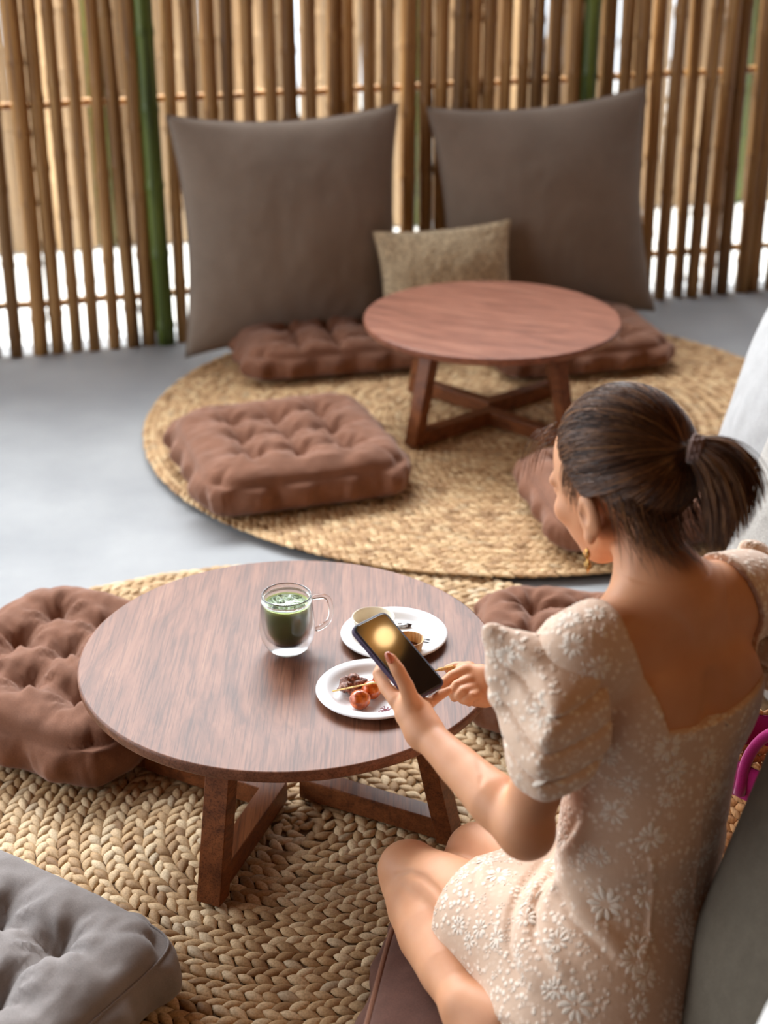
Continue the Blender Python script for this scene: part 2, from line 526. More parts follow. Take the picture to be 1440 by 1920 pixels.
# ------------------------------------------------------------------ tables
def table(name, c, rot, topmat, label, gap=.018):
    root = empty(name, (c[0], c[1], .019), rot)
    tag(root, label, 'table')
    H = .336; rt = .4
    prof = [(.0005, H - .026), (rt - .012, H - .026), (rt - .004, H - .023), (rt - .001, H - .018), (rt, H - .006), (rt - .0015, H - .002), (rt - .005, H), (.0005, H)]
    o = MB().lathe(prof, 128).build('tabletop', topmat, root)
    m = o.modifiers.new('n', 'WEIGHTED_NORMAL'); m.keep_sharp = False
    angs = [R(-113), R(-23), R(67), R(157)]
    bw, bh = .042, .045
    for a in angs:
        d = Vector((math.cos(a), math.sin(a), 0)); s = Vector((-d.y, d.x, 0))
        foot = d * .335; top = d * .262
        b = MB(); vs = []
        hw = .024; ht = .019
        for p, z in ((foot, 0.0), (top, H - .027)):
            for sx, sy in ((-1, -1), (1, -1), (1, 1), (-1, 1)):
                q = p + d * sx * ht + s * sy * hw; vs.append((q.x, q.y, z))
        b.add(vs, [(3, 2, 1, 0), (4, 5, 6, 7), (0, 1, 5, 4), (1, 2, 6, 5), (2, 3, 7, 6), (3, 0, 4, 7)])
        b.build('leg', M['wood_leg'], root, smooth=False, bevel=.002)
    for pair in ((0, 3), (1, 2)):
        a0, a1 = angs[pair[0]], angs[pair[1]]
        mid = Vector((math.cos((a0 + a1) / 2), math.sin((a0 + a1) / 2), 0))
        if pair == (0, 3):
            am = (a0 + a1 + 2 * math.pi) / 2; mid = Vector((math.cos(am), math.sin(am), 0))
        apex = mid * .012
        for nm, z0, z1, rr in (('floor_stretcher', 0.0, bh, .318), ('top_stretcher', H - .027 - .03, H - .027, .25)):
            b = MB()
            # V shaped bar: two arms mitred at the apex
            d0 = Vector((math.cos(a0), math.sin(a0), 0)); d1 = Vector((math.cos(a1), math.sin(a1), 0))
            s0 = Vector((-d0.y, d0.x, 0)); s1 = Vector((-d1.y, d1.x, 0))
            if s0.dot(mid) < 0: s0 = -s0
            if s1.dot(mid) < 0: s1 = -s1
            hw = bw / 2
            inner = apex + mid * (hw * 2 * 1.41)
            e0a = apex + d0 * rr; e0b = e0a + s0 * hw * 2
            e1a = apex + d1 * rr; e1b = e1a + s1 * hw * 2
            sh0 = -s0 * hw; sh1 = -s1 * hw
            e0a, e0b, e1a, e1b = e0a + sh0, e0b + sh0, e1a + sh1, e1b + sh1
            ap = apex; inn = inner
            ring = [ap, e0a, e0b, inn, e1b, e1a]
            vs = [(q.x, q.y, z0) for q in ring] + [(q.x, q.y, z1) for q in ring]
            fs = [(0, 1, 2, 3), (0, 3, 4, 5), (9, 8, 7, 6), (11, 10, 9, 6)] + [(i, (i + 1) % 6, 6 + (i + 1) % 6, 6 + i) for i in range(6)]
            b.add(vs, fs)
            o = b.build(nm, M['wood_leg'], root, smooth=False)
            bm = bmesh.new(); bm.from_mesh(o.data); bmesh.ops.recalc_face_normals(bm, faces=bm.faces); bm.to_mesh(o.data); bm.free()
            mo = o.modifiers.new('bevel', 'BEVEL'); mo.width = .002; mo.segments = 2
    return root
table('coffee_table', (-.181, 2.571), 0, M['wood'], 'near round dark wood table holding the green drink and the paper plates')
table('coffee_table', (.336, 4.63), R(66), M['wood_far'], 'far round reddish wood table standing empty in front of the big pillows').location.z = .035

# ------------------------------------------------------------------ tufted cushions
def fbm(p, s, o=3):
    return noise.fractal(Vector(p) * s, 1.0, 2.0, o)

def tuft_mesh(size, H, tufts, sp, seed, wr=1.0, nrm=64, asp=1.0, dip=.62, puff=.044):
    """square floor cushion: boxy wall, puffed panels drawn in by tufts"""
    a = size / 2
    ns = 14
    V = []; idx = {}
    tp = [((i - (tufts - 1) / 2) * sp, (j - (tufts - 1) / 2) * sp) for i in range(tufts) for j in range(tufts)]
    o = Vector((seed * 3.1, seed * 1.7, seed * .9))
    def outline(u, v):
        # rounded square, edges drawn in between the corners
        r = max(abs(u), abs(v))
        x, y = u, v
        q = (abs(u) ** 9 + abs(v) ** 9) ** (1 / 9) if r > 0 else 1
        k = r / q if q > 1e-9 else 1
        k = 1 + (k - 1) * .9
        x, y = u * k * a, v * k * a * asp
        return x, y
    def height(x, y, u, v):
        e = max(abs(u), abs(v))
        q = (abs(u) ** 8 + abs(v) ** 8) ** (1 / 8)
        edge = max(0, 1 - q ** 7) ** .5
        # panels between tufts
        fx = abs(math.sin(math.pi * (x / sp - (tufts - 1) / 2)))
        fy = abs(math.sin(math.pi * (y / sp - (tufts - 1) / 2)))
        inside = 1.0
        if tufts:
            lim = sp * ((tufts - 1) / 2 + .1)
            cx = fx if abs(y) < lim else 1 - (1 - fx) * max(0, 1 - (abs(y) - lim) / (a - lim + .01) * .9)
            cy = fy if abs(x) < lim else 1 - (1 - fy) * max(0, 1 - (abs(x) - lim) / (a - lim + .01) * .9)
            if abs(x) > lim + sp * .3: cx = 1
            if abs(y) > lim + sp * .3: cy = 1
            crease = min(1 - (1 - cx) ** 2.2 * .50, 1 - (1 - cy) ** 2.2 * .50)
            d = min(math.hypot(x - tx, y - ty) for tx, ty in tp)
            dimple = math.exp(-(d / (sp * .27)) ** 1.25)
            h = puff * (crease) - dip * H * .5 * dimple
            # radiating pleats near each tuft
            tx, ty = min(tp, key=lambda t: (x - t[0]) ** 2 + (y - t[1]) ** 2)
            g = math.atan2(y - ty, x - tx)
            h += .0045 * wr * math.sin(g * 8 + seed + fbm((x * 9, y * 9, 0), 1) * 2) * math.exp(-((d - sp * .3) / (sp * .22)) ** 2)
        else:
            h = puff
        h += wr * .008 * fbm((x + o.x, y + o.y, 0), 9) + wr * .002 * fbm((x + o.x, y * 2 + o.y, 3), 34)
        return (H / 2 - .028) + h * edge - (1 - edge) * .004
    n = nrm
    grid = [-1 + 2 * i / n for i in range(n + 1)]
    grid = [math.copysign(1 - (1 - abs(g)) ** 1.25, g) for g in grid]
    ring = []
    faces = []
    top = {}; bot = {}
    for i, u in enumerate(grid):
        for j, v in enumerate(grid):
            x, y = outline(u, v)
            z = height(x, y, u, v)
            top[i, j] = len(V); V.append((x, y, z))
    for i, u in enumerate(grid):
        for j, v in enumerate(grid):
            x, y = outline(u, v)
            e = max(0, 1 - max(abs(u), abs(v)) ** 8) ** .5
            bot[i, j] = len(V); V.append((x * .985, y * .985, -H / 2 + .010 * (1 - e)))
    for i in range(n):
        for j in range(n):
            faces.append((top[i, j], top[i + 1, j], top[i + 1, j + 1], top[i, j + 1]))
            faces.append((bot[i, j], bot[i, j + 1], bot[i + 1, j + 1], bot[i + 1, j]))
    per = [(i, 0) for i in range(n)] + [(n, j) for j in range(n)] + [(i, n) for i in range(n, 0, -1)] + [(0, j) for j in range(n, 0, -1)]
    m = len(per)
    prev = [top[p] for p in per]
    for s in range(1, ns):
        t = s / ns
        cur = []
        for q, p in enumerate(per):
            T = Vector(V[top[p]]); B = Vector(V[bot[p]])
            P = T.lerp(B, t)
            d = Vector((P.x, P.y, 0)); L = d.length
            u, v = grid[p[0]], grid[p[1]]
            out = Vector((u if abs(u) >= .999 else 0, v if abs(v) >= .999 else 0, 0)).normalized()
            arc = Vector((P.x, P.y, P.z))
            # bulge of the wall with pleats, pinched at the piped edges
            bul = .024 * math.sin(math.pi * t) ** .6
            along = P.y if abs(u) >= .999 else P.x
            pl = .008 * wr * math.sin(along * 2 * math.pi / (sp / 1.0) + math.pi * (tufts % 2)) + .008 * wr * fbm((P.x + o.x, P.y + o.y, P.z * .35), 26)
            P += out * (bul + pl * math.sin(math.pi * t) ** .5)
            cur.append(len(V)); V.append(tuple(P))
        for q in range(m):
            r_ = (q + 1) % m
            faces.append((prev[r_], prev[q], cur[q], cur[r_]))
        prev = cur
    last = [bot[p] for p in per]
    for q in range(m):
        r_ = (q + 1) % m
        faces.append((prev[r_], prev[q], last[q], last[r_]))
    V = [(x, y, z + H / 2) for x, y, z in V]
    me = mesh_np('cushion', V, faces)
    bm = bmesh.new(); bm.from_mesh(me); bmesh.ops.recalc_face_normals(bm, faces=bm.faces); bm.to_mesh(me); bm.free()
    me.polygons.foreach_set('use_smooth', [True] * len(me.polygons))
    # piping ring of the top edge
    pip = [Vector(V[top[p]]) for p in per]
    return me, pip

def tufted(c, rot, size, H, mt, label, seed, sp=.135, tufts=3, z=.019, tilt=(0, 0), piping=True, wr=1.0, asp=1.0, pm=None, pipr=.0022, **kw):
    root = empty('floor_cushion', (c[0], c[1], z), 0)
    root.rotation_euler = (tilt[0], tilt[1], rot)
    tag(root, label, 'cushion')
    me, pip = tuft_mesh(size, H, tufts, sp, seed, wr, asp=asp, **kw)
    link('cushion_body', me, mt, root)
    if piping:
        MB().tube([p + Vector((p.x, p.y, 0)).normalized() * .002 for p in pip[::2]], pipr, 6, closed=True).build('piping', pm or mt, root)
    return root

tufted((-.285, 4.20), R(18), .585, .125, M['brown'], 'brown tufted floor cushion lying alone on the far rug left of the far table', 1, z=.035, piping=False, wr=1.5)
tufted((-.69, 2.94), R(63), .555, .13, M['brown'], 'brown tufted floor cushion at the left of the near table, partly under its edge', 2, piping=False, wr=1.5)
tufted((-.72, 1.95), R(57), .56, .13, M['gray'], 'gray tufted floor cushion in the near left corner of the view', 3, wr=1.2)
tufted((.46, 3.02), R(-8), .50, .12, M['brown'], 'brown tufted floor cushion beyond the near table, behind the puffed sleeve', 4, piping=False, wr=1.5)
tufted((-.20, 5.22), R(15), .62, .115, M['brown'], 'brown tufted floor cushion lying in front of the left big pillow', 5, piping=False, wr=1.5, z=.035, asp=.7)
tufted((.66, 5.26), R(14), .60, .11, M['brown'], 'brown tufted floor cushion lying in front of the right big pillow', 6, piping=False, wr=1.5, z=.035, asp=.8)
tufted((.66, 3.90), R(10), .48, .12, M['brown'], 'brown tufted floor cushion on the far rug, hidden mostly behind the head of the woman', 8, z=.035)
tufted((.30, 1.79), R(-10), .66, .115, M['darkbrown'], 'dark brown floor cushion the woman sits on', 9, tufts=0, puff=.030, wr=.7, pm=M['brown'], pipr=.006)

# ------------------------------------------------------------------ pillows
def pillow_mesh(w, h, t, seed, corner=.12, wr=1.0, n=56):
    V = []; F = []
    ix = {}
    for s in (1, -1):
        for i in range(n + 1):
            for j in range(n + 1):
                u = -1 + 2 * i / n; v = -1 + 2 * j / n
                border = i in (0, n) or j in (0, n)
                if s < 0 and border:
                    ix[s, i, j] = ix[1, i, j]; continue
                x = w / 2 * u * (1 - corner * (1 - v * v)) ; z = h / 2 * v * (1 - corner * (1 - u * u))
                x -= 0; th = t / 2 * ((1 - u ** 2) ** .55 * (1 - v ** 2) ** .55)
                e = min(1 - abs(u), 1 - abs(v))
                wn_ = fbm((x + seed * 7, s * 2.3 + seed, z), 5) * .018 * wr + fbm((x * 1.5 + seed * 7, s, z), 17) * .005 * wr
                cu, cv = abs(u), abs(v)
                cr = math.exp(-((1 - cu) ** 2 + (1 - cv) ** 2) / .12) * .006 * wr * math.sin(math.atan2(1 - cv, 1 - cu + 1e-6) * 14 + seed)
                y = s * (th + (wn_ + cr) * min(1, e * 5)) if not border else .004 * fbm((x, z, seed), 6)
                ix[s, i, j] = len(V); V.append((x, y, z))
    for s in (1, -1):
        for i in range(n):
            for j in range(n):
                q = (ix[s, i, j], ix[s, i + 1, j], ix[s, i + 1, j + 1], ix[s, i, j + 1])
                F.append(q if s < 0 else q[::-1])
    return mesh_np('pillow', V, F), [V[ix[1, i, 0]] for i in range(n)] + [V[ix[1, n, j]] for j in range(n)] + [V[ix[1, i, n]] for i in range(n, 0, -1)] + [V[ix[1, 0, j]] for j in range(n, 0, -1)]

def pillow(name, c, rz, lean, w, h, t, mt, label, seed, roll=0, corner=.07, wr=1.0, seam=True):
    """c: middle of the pillow; rz turns it; lean tips its top back"""
    root = empty(name, c, 0)
    root.rotation_mode = 'ZYX'
    root.matrix_world = Matrix.Translation(Vector(c)) @ Matrix.Rotation(rz, 4, 'Z') @ Matrix.Rotation(-lean, 4, 'X') @ Matrix.Rotation(roll, 4, 'Y')
    root.rotation_mode = 'XYZ'
    root.matrix_world = Matrix.Translation(Vector(c)) @ Matrix.Rotation(rz, 4, 'Z') @ Matrix.Rotation(-lean, 4, 'X') @ Matrix.Rotation(roll, 4, 'Y')
    tag(root, label, 'pillow')
    me, edge = pillow_mesh(w, h, t, seed, corner, wr)
    link('pillow_cover', me, mt, root)
    if seam:
        MB().tube([Vector(p) for p in edge[::2]], .0028, 6, closed=True).build('seam_piping', mt, root)
    return root

pillow('back_pillow', (-.325, 5.36, .455), R(16), R(9), .82, .83, .26, M['taupe'], 'big taupe back pillow leaning on the fence, the left of the two', 1, wr=.35, corner=.10)
pillow('back_pillow', (.59, 5.62, .455), R(13), R(9), .83, .83, .26, M['taupe'], 'big taupe back pillow leaning on the fence, the right of the two', 2, roll=R(-3), wr=.35, corner=.10)
pillow('throw_pillow', (.22, 5.33, .30), R(12), R(14), .50, .35, .15, M['tweed'], 'small beige tweed pillow between the two big taupe pillows', 3, roll=R(-2), corner=.09, wr=.5)
pillow('back_pillow', (1.08, 3.55, .40), R(-78), R(14), .80, .74, .34, M['pale'], 'pale gray pillow at the right edge, the farther and larger of two pale ones', 4, corner=.03, wr=.4)
pillow('back_pillow', (.95, 2.85, .37), R(-72), R(14), .74, .68, .30, M['pale2'], 'oatmeal pillow at the right edge, just behind the ponytail of the woman', 5, corner=.03, wr=.4)
pillow('back_pillow', (.675, 1.50, .43), R(-64), R(20), .80, .80, .26, M['taupe_shaded'], 'taupe back pillow behind the back of the woman in the near right corner', 6, corner=.04, wr=.4)
# ------------------------------------------------------------------ volume modelling (one continuous surface)
class Vol:
    def __init__(s, lo, hi, h):
        s.lo = np.array(lo, float); s.h = h
        s.n = np.ceil((np.array(hi) - s.lo) / h).astype(int) + 1
        s.F = np.full(tuple(s.n), .06, np.float32)
    def _sub(s, blo, bhi):
        a = np.clip(np.floor((np.array(blo) - s.lo) / s.h).astype(int), 0, s.n)
        b = np.clip(np.ceil((np.array(bhi) - s.lo) / s.h).astype(int) + 1, 0, s.n)
        if (b <= a).any(): return None
        ax = [(s.lo[i] + s.h * np.arange(a[i], b[i])).astype(np.float32) for i in range(3)]
        X = ax[0][:, None, None]; Y = ax[1][None, :, None]; Z = ax[2][None, None, :]
        return (slice(a[0], b[0]), slice(a[1], b[1]), slice(a[2], b[2])), X, Y, Z
    def merge(s, fn, blo, bhi, k, op='add'):
        r = s._sub(np.array(blo) - .03, np.array(bhi) + .03)
        if r is None: return
        sl, X, Y, Z = r
        d = fn(X, Y, Z).astype(np.float32)
        f = s.F[sl]
        if op == 'add':
            h = np.maximum(k - np.abs(f - d), 0) / max(k, 1e-6)
            s.F[sl] = np.minimum(f, d) - h * h * k * .25
        elif op == 'sub':
            h = np.maximum(k - np.abs(f + d), 0) / max(k, 1e-6)
            s.F[sl] = np.maximum(f, -d) + h * h * k * .25
    def cap(s, p0, r0, p1, r1, k=.01, op='add'):
        p0 = np.array(p0, float); p1 = np.array(p1, float); v = p1 - p0; L = max(v @ v, 1e-9)
        def fn(X, Y, Z):
            t = np.clip(((X - p0[0]) * v[0] + (Y - p0[1]) * v[1] + (Z - p0[2]) * v[2]) / L, 0, 1)
            return np.sqrt((X - p0[0] - t * v[0]) ** 2 + (Y - p0[1] - t * v[1]) ** 2 + (Z - p0[2] - t * v[2]) ** 2) - (r0 + t * (r1 - r0))
        r = max(r0, r1)
        s.merge(fn, np.minimum(p0, p1) - r, np.maximum(p0, p1) + r, k, op)
    def chain(s, pts, rs, k=.01):
        P = [np.array(p, float) for p in pts]
        def fn(X, Y, Z):
            out = None
            for i in range(len(P) - 1):
                p0 = P[i]; v = P[i + 1] - p0; L = max(v @ v, 1e-9)
                t = np.clip(((X - p0[0]) * v[0] + (Y - p0[1]) * v[1] + (Z - p0[2]) * v[2]) / L, 0, 1)
                d = np.sqrt((X - p0[0] - t * v[0]) ** 2 + (Y - p0[1] - t * v[1]) ** 2 + (Z - p0[2] - t * v[2]) ** 2) - (rs[i] + t * (rs[i + 1] - rs[i]))
                if out is None: out = d
                else:
                    kk = min(k, .012); h_ = np.maximum(kk - np.abs(out - d), 0) / kk
                    w_ = np.clip(h_, 0, 1)
                    out = np.minimum(out, d) - h_ * h_ * kk * .08
            return out
        r = max(rs)
        s.merge(fn, np.min(P, 0) - r, np.max(P, 0) + r, k)
    def ell(s, c, rad, axes=None, k=.01, op='add'):
        c = np.array(c, float); A = np.eye(3) if axes is None else np.array([list(a) for a in axes], float)
        rad = np.array(rad, float)
        def fn(X, Y, Z):
            x, y, z = X - c[0], Y - c[1], Z - c[2]
            q = [(A[i, 0] * x + A[i, 1] * y + A[i, 2] * z) for i in range(3)]
            k0 = np.sqrt(sum((q[i] / rad[i]) ** 2 for i in range(3))) + 1e-6
            k1 = np.sqrt(sum((q[i] / rad[i] ** 2) ** 2 for i in range(3))) + 1e-6
            return k0 * (k0 - 1) / k1
        m = float(rad.max())
        s.merge(fn, c - m, c + m, k, op)
    def grid(s):
        ax = [(s.lo[i] + s.h * np.arange(s.n[i])).astype(np.float32) for i in range(3)]
        return ax[0][:, None, None], ax[1][None, :, None], ax[2][None, None, :]
    def mesh(s, name, relax=1):
        F = s.F
        F = F.copy(); F[0] = F[-1] = .05; F[:, 0] = F[:, -1] = .05; F[:, :, 0] = F[:, :, -1] = .05
        I = F < 0
        nx, ny, nz = F.shape
        cnt = np.zeros((nx - 1, ny - 1, nz - 1), np.uint8)
        cs = [(a, b, c) for a in (0, 1) for b in (0, 1) for c in (0, 1)]
        for a, b, c in cs: cnt += I[a:nx - 1 + a, b:ny - 1 + b, c:nz - 1 + c]
        act = (cnt > 0) & (cnt < 8)
        ids = np.argwhere(act)
        lut = np.full(act.shape, -1, np.int32); lut[act] = np.arange(len(ids))
        acc = np.zeros((len(ids), 3)); w = np.zeros(len(ids))
        x, y, z = ids.T
        val = {c: F[x + c[0], y + c[1], z + c[2]] for c in cs}
        for a in cs:
            for d in range(3):
                if a[d]: continue
                b = list(a); b[d] = 1; b = tuple(b)
                m = (val[a] < 0) != (val[b] < 0)
                t = val[a][m] / (val[a][m] - val[b][m])
                p = np.tile(np.array(a, float), (m.sum(), 1)); p[:, d] = t
                acc[m] += p; w[m] += 1
        V = s.lo + s.h * (ids + acc / w[:, None])
        Q = []
        for d in range(3):
            sl0 = [slice(1, -1)] * 3; sl1 = [slice(1, -1)] * 3
            sl0[d] = slice(0, -1); sl1[d] = slice(1, None)
            A = I[tuple(sl0)]; B = I[tuple(sl1)]
            for flip, mask in ((0, A & ~B), (1, ~A & B)):
                e = np.argwhere(mask)
                if not len(e): continue
                e = e + np.array([0 if i == d else 1 for i in range(3)])
                u, v = (d + 1) % 3, (d + 2) % 3
                def cell(du, dv):
                    q = e.copy(); q[:, u] -= du; q[:, v] -= dv
                    return lut[q[:, 0], q[:, 1], q[:, 2]]
                q = np.stack([cell(1, 1), cell(0, 1), cell(0, 0), cell(1, 0)], 1)
                Q.append(q if not flip else q[:, ::-1])
        Q = np.concatenate(Q)
        # light relaxation along the surface
        for _ in range(relax):
            S_ = np.zeros_like(V); c_ = np.zeros(len(V))
            for i in range(4):
                a, b = Q[:, i], Q[:, (i + 1) % 4]
                for k in range(3):
                    S_[:, k] += np.bincount(a, V[b, k], len(V)) + np.bincount(b, V[a, k], len(V))
                c_ += np.bincount(a, minlength=len(V)) + np.bincount(b, minlength=len(V))
            V = V * .4 + .6 * S_ / c_[:, None]
        return mesh_fast(name, V, Q)

# ------------------------------------------------------------------ frames of the body
PEL = np.array([.375, 1.86, .255])
BL = np.array([-.82, -.57, 0.0]); BL /= np.linalg.norm(BL)
BF = np.array([BL[1], -BL[0], 0.0])            # forward, towards the table
BU = np.array([0, 0, 1.0])
LEAN = np.array([.03, .10, 0]) / .5
def B(l, f, u): return PEL + BL * l + BF * f + BU * u + LEAN * max(u, 0)

HEAD = np.array(atd(1156, 893, 2.23))
ya, ti = R(53), R(24)
HS = 1.08
HF = np.array([-math.cos(ya) * math.cos(ti), math.sin(ya) * math.cos(ti), -math.sin(ti)])
HL = np.array([-math.sin(ya), -math.cos(ya), 0.0])
HU = np.cross(HF, HL)
def Hd(f, l, u): return HEAD + (HF * f + HL * l + HU * u) * HS

shL = B(.168, .0, .500); elL = np.array([.200, 1.815, .500]); wrL = np.array(atd(795, 1372, 2.40))
shR = B(-.168, .0, .500); elR = np.array([.385, 2.165, .53]); wrR = np.array(atd(925, 1287, 2.655))
hipL = B(.09, 0, -.01); knL = np.array([.050, 2.13, .175]); anL = np.array(atd(872, 1885, 2.355))
hipR = B(-.09, 0, -.01); knR = np.array([.160, 2.17, .190])

def lerp(a, b, t): return np.array(a) * (1 - t) + np.array(b) * t

def torso(v, g=0.0):
    """trunk primitives, grown by g"""
    ax = (BL, BF, BU)
    v.ell(B(0, -.01, .0), (.165 + g, .125 + g, .125 + g), ax, k=.03)
    v.ell(B(.07, -.045, -.02), (.10 + g, .10 + g, .105 + g), ax, k=.03)
    v.ell(B(-.07, -.045, -.02), (.10 + g, .10 + g, .105 + g), ax, k=.03)
    v.ell(B(0, .0, .15), (.130 + g, .095 + g, .13 + g), ax, k=.05)
    v.ell(B(0, .0, .25), (.128 + g, .093 + g, .11 + g), ax, k=.05)
    v.ell(B(0, -.005, .37), (.145 + g, .100 + g, .15 + g), ax, k=.05)
    v.ell(B(0, -.005, .45), (.150 + g, .085 + g, .09 + g), ax, k=.04)
    v.ell(B(.075, .075, .36), (.06 + g, .055 + g, .06 + g), ax, k=.03)
    v.ell(B(-.075, .075, .36), (.06 + g, .055 + g, .06 + g), ax, k=.03)
    v.cap(B(0, -.01, .505), .060 + g, B(.155, -.005, .500), .052 + g, k=.03)
    v.cap(B(0, -.01, .505), .060 + g, B(-.155, -.005, .500), .052 + g, k=.03)
    v.ell(B(.080, -.072, .40), (.055, .022 + g, .075), ax, k=.03)
    v.ell(B(-.080, -.072, .40), (.055, .022 + g, .075), ax, k=.03)
    v.cap(B(.02, -.02, .55), .048 + g, B(.12, -.01, .520), .036 + g, k=.05)
    v.cap(B(.0, -.02, .55), .048 + g, B(-.12, -.01, .520), .036 + g, k=.05)

sk = Vol((-.10, 1.60, .04), (.68, 2.50, 1.14), .0025)
torso(sk)
NB = B(.03, -.01, .56); NT = Hd(-.030, 0, -.07)
sk.cap(NB, .056, NT, .050, k=.045)
sk.cap(B(0, -.112, .12), .010, B(0, -.110, .46), .008, k=.03, op='sub')
# head
hax = (HF, HL, HU)
sk.ell(Hd(-.008, 0, .02), (.096 * HS, .074 * HS, .090 * HS), hax, k=.01)
sk.ell(Hd(.035, 0, -.035), (.062 * HS, .058 * HS, .078 * HS), hax, k=.014)       # face
sk.ell(Hd(.055, 0, -.088), (.034 * HS, .030 * HS, .026 * HS), hax, k=.014)       # chin
sk.cap(Hd(.052, .014, -.094), .019, Hd(-.012, .052, -.060), .017, k=.012)  # jaw
sk.cap(Hd(.052, -.014, -.094), .019, Hd(-.012, -.052, -.060), .017, k=.012)
sk.ell(Hd(.062, .036, -.030), (.024 * HS, .024 * HS, .022 * HS), hax, k=.012)    # cheeks
sk.ell(Hd(.062, -.036, -.030), (.024 * HS, .024 * HS, .022 * HS), hax, k=.012)
sk.cap(Hd(.090, 0, .002), .007, Hd(.096, 0, -.034), .0095, k=.014)         # nose
sk.ell(Hd(.090, .010, -.038), (.010 * HS, .008 * HS, .007 * HS), hax, k=.008)
sk.ell(Hd(.089, -.010, -.038), (.010 * HS, .008 * HS, .007 * HS), hax, k=.008)
sk.cap(Hd(.088, .022, .016), .009, Hd(.072, .046, .012), .008, k=.014)     # brows
sk.cap(Hd(.088, -.022, .016), .009, Hd(.072, -.046, .012), .008, k=.014)
for sg in (1, -1):
    sk.ell(Hd(.100, sg * .029, -.002), (.012 * HS, .016 * HS, .011 * HS), hax, k=.012, op='sub')
    sk.ell(Hd(.076, sg * .030, -.002), (.0135 * HS, .0135 * HS, .0125 * HS), hax, k=.004)
    # ear: shell, rim and lobe
    sk.ell(Hd(-.016, sg * .076, -.036), (.020, .010, .033), hax, k=.006)
    sk.ell(Hd(-.014, sg * .088, -.032), (.010, .009, .017), hax, k=.004, op='sub')
    sk.ell(Hd(-.010, sg * .079, -.064), (.010, .007, .011), hax, k=.005)
sk.ell(Hd(.0925, 0, -.058), (.010 * HS, .021 * HS, .0055 * HS), hax, k=.006)
sk.ell(Hd(.0915, 0, -.067), (.010 * HS, .018 * HS, .006 * HS), hax, k=.006)
sk.ell(Hd(.104, 0, -.0625), (.012 * HS, .022 * HS, .0012 * HS), hax, k=.003, op='sub')
# left arm
sk.chain([shL, lerp(shL, elL, .45), elL + np.array([.002, .0, .015])], [.052, .043, .036], k=.03)
sk.ell(elL + np.array([.006, -.004, -.004]), (.036, .034, .034), k=.02)
v_ = wrL - elL
sk.chain([elL, elL + v_ * .28 + np.array([0, 0, .002]), elL + v_ * .65, wrL], [.037, .040, .031, .0245], k=.02)
# right arm
sk.chain([shR, lerp(shR, elR, .5), elR], [.052, .042, .036], k=.03)
v_ = wrR - elR
sk.chain([elR, elR + v_ * .3, elR + v_ * .7, wrR], [.036, .037, .028, .0235], k=.02)
# legs
sk.chain([hipL, lerp(hipL, knL, .5), lerp(hipL, knL, .82), knL], [.090, .078, .063, .054], k=.02)
sk.chain([hipR, lerp(hipR, knR, .5), knR], [.088, .073, .054], k=.03)
LEG2 = Vol.__new__(Vol); LEG2.lo = sk.lo; LEG2.h = sk.h; LEG2.n = sk.n; LEG2.F = np.full(tuple(sk.n), .06, np.float32)
ks = knL + np.array([-.008, -.010, -.018])
v_ = anL - ks
LEG2.chain([ks, ks + v_ * .18, ks + v_ * .42, ks + v_ * .72, anL], [.045, .051, .054, .046, .035], k=.03)
heel = np.array(atd(948, 1915, 2.30)); ball = np.array(atd(890, 2080, 2.28)); toe = np.array(atd(870, 2150, 2.28))
LEG2.chain([anL, heel], [.032, .027], k=.02)
LEG2.chain([anL, lerp(anL, ball, .5), ball], [.031, .030, .028], k=.02)
LEG2.chain([heel, ball], [.027, .028], k=.045)
LEG2.chain([lerp(anL, heel, .45), lerp(ball, heel, .35)], [.030, .030], k=.03)
LEG2.chain([ball, toe], [.026, .014], k=.02)
kr = knR + np.array([.01, -.01, -.02]); ar = np.array([.36, 1.98, .17])
LEG2.chain([kr, lerp(kr, ar, .4), ar], [.045, .05, .03], k=.02)
LEG2.chain([ar, ar + np.array([.10, -.05, 0])], [.030, .024], k=.02)
f, d = sk.F, LEG2.F
k = .006
hh = np.maximum(k - np.abs(f - d), 0) / k
sk.F = np.minimum(f, d) - hh * hh * k * .25
# knee cap
sk.ell(knL + np.array([-.014, .016, .006]), (.040, .036, .040), k=.03)

# ------------------------------------------------------------------ hands
def finger(pts, rs):
    sk.chain(pts, rs, k=.004)
P_ = lambda x, y, z: np.array(atd(x, y, z))
# left hand: heel of the palm, thumb over the screen, fingers behind the phone
sk.chain([wrL, P_(778, 1340, 2.410), P_(772, 1320, 2.415)], [.0235, .0215, .0190], k=.02)
sk.chain([wrL, P_(762, 1338, 2.420), P_(749, 1314, 2.435)], [.018, .0165, .0135], k=.02)
sk.chain([wrL, P_(793, 1340, 2.430), P_(795, 1322, 2.450)], [.020, .0165, .0135], k=.02)
# thumb
tb = [P_(773, 1322, 2.405), P_(762, 1287, 2.396), P_(746, 1256, 2.394), P_(733, 1235, 2.398)]
sk.chain(tb, [.0155, .0118, .0108, .0086], k=.006)
# index along the left edge then behind
sk.chain([P_(743, 1312, 2.432), P_(724, 1290, 2.452), P_(709, 1264, 2.475), P_(716, 1246, 2.505)], [.0135, .0108, .0092, .0080], k=.005)
# middle, ring: across the back of the phone
sk.chain([P_(757, 1318, 2.450), P_(748, 1292, 2.492), P_(765, 1268, 2.512), P_(785, 1255, 2.505)], [.0125, .0100, .0088, .0075], k=.004)
sk.chain([P_(775, 1325, 2.455), P_(772, 1308, 2.495), P_(797, 1290, 2.500), P_(815, 1280, 2.490)], [.0120, .0096, .0085, .0072], k=.004)
# little finger under the lower edge
sk.chain([P_(790, 1330, 2.450), P_(806, 1318, 2.462), P_(826, 1303, 2.455), P_(841, 1295, 2.450)], [.0120, .0088, .0078, .0066], k=.004)
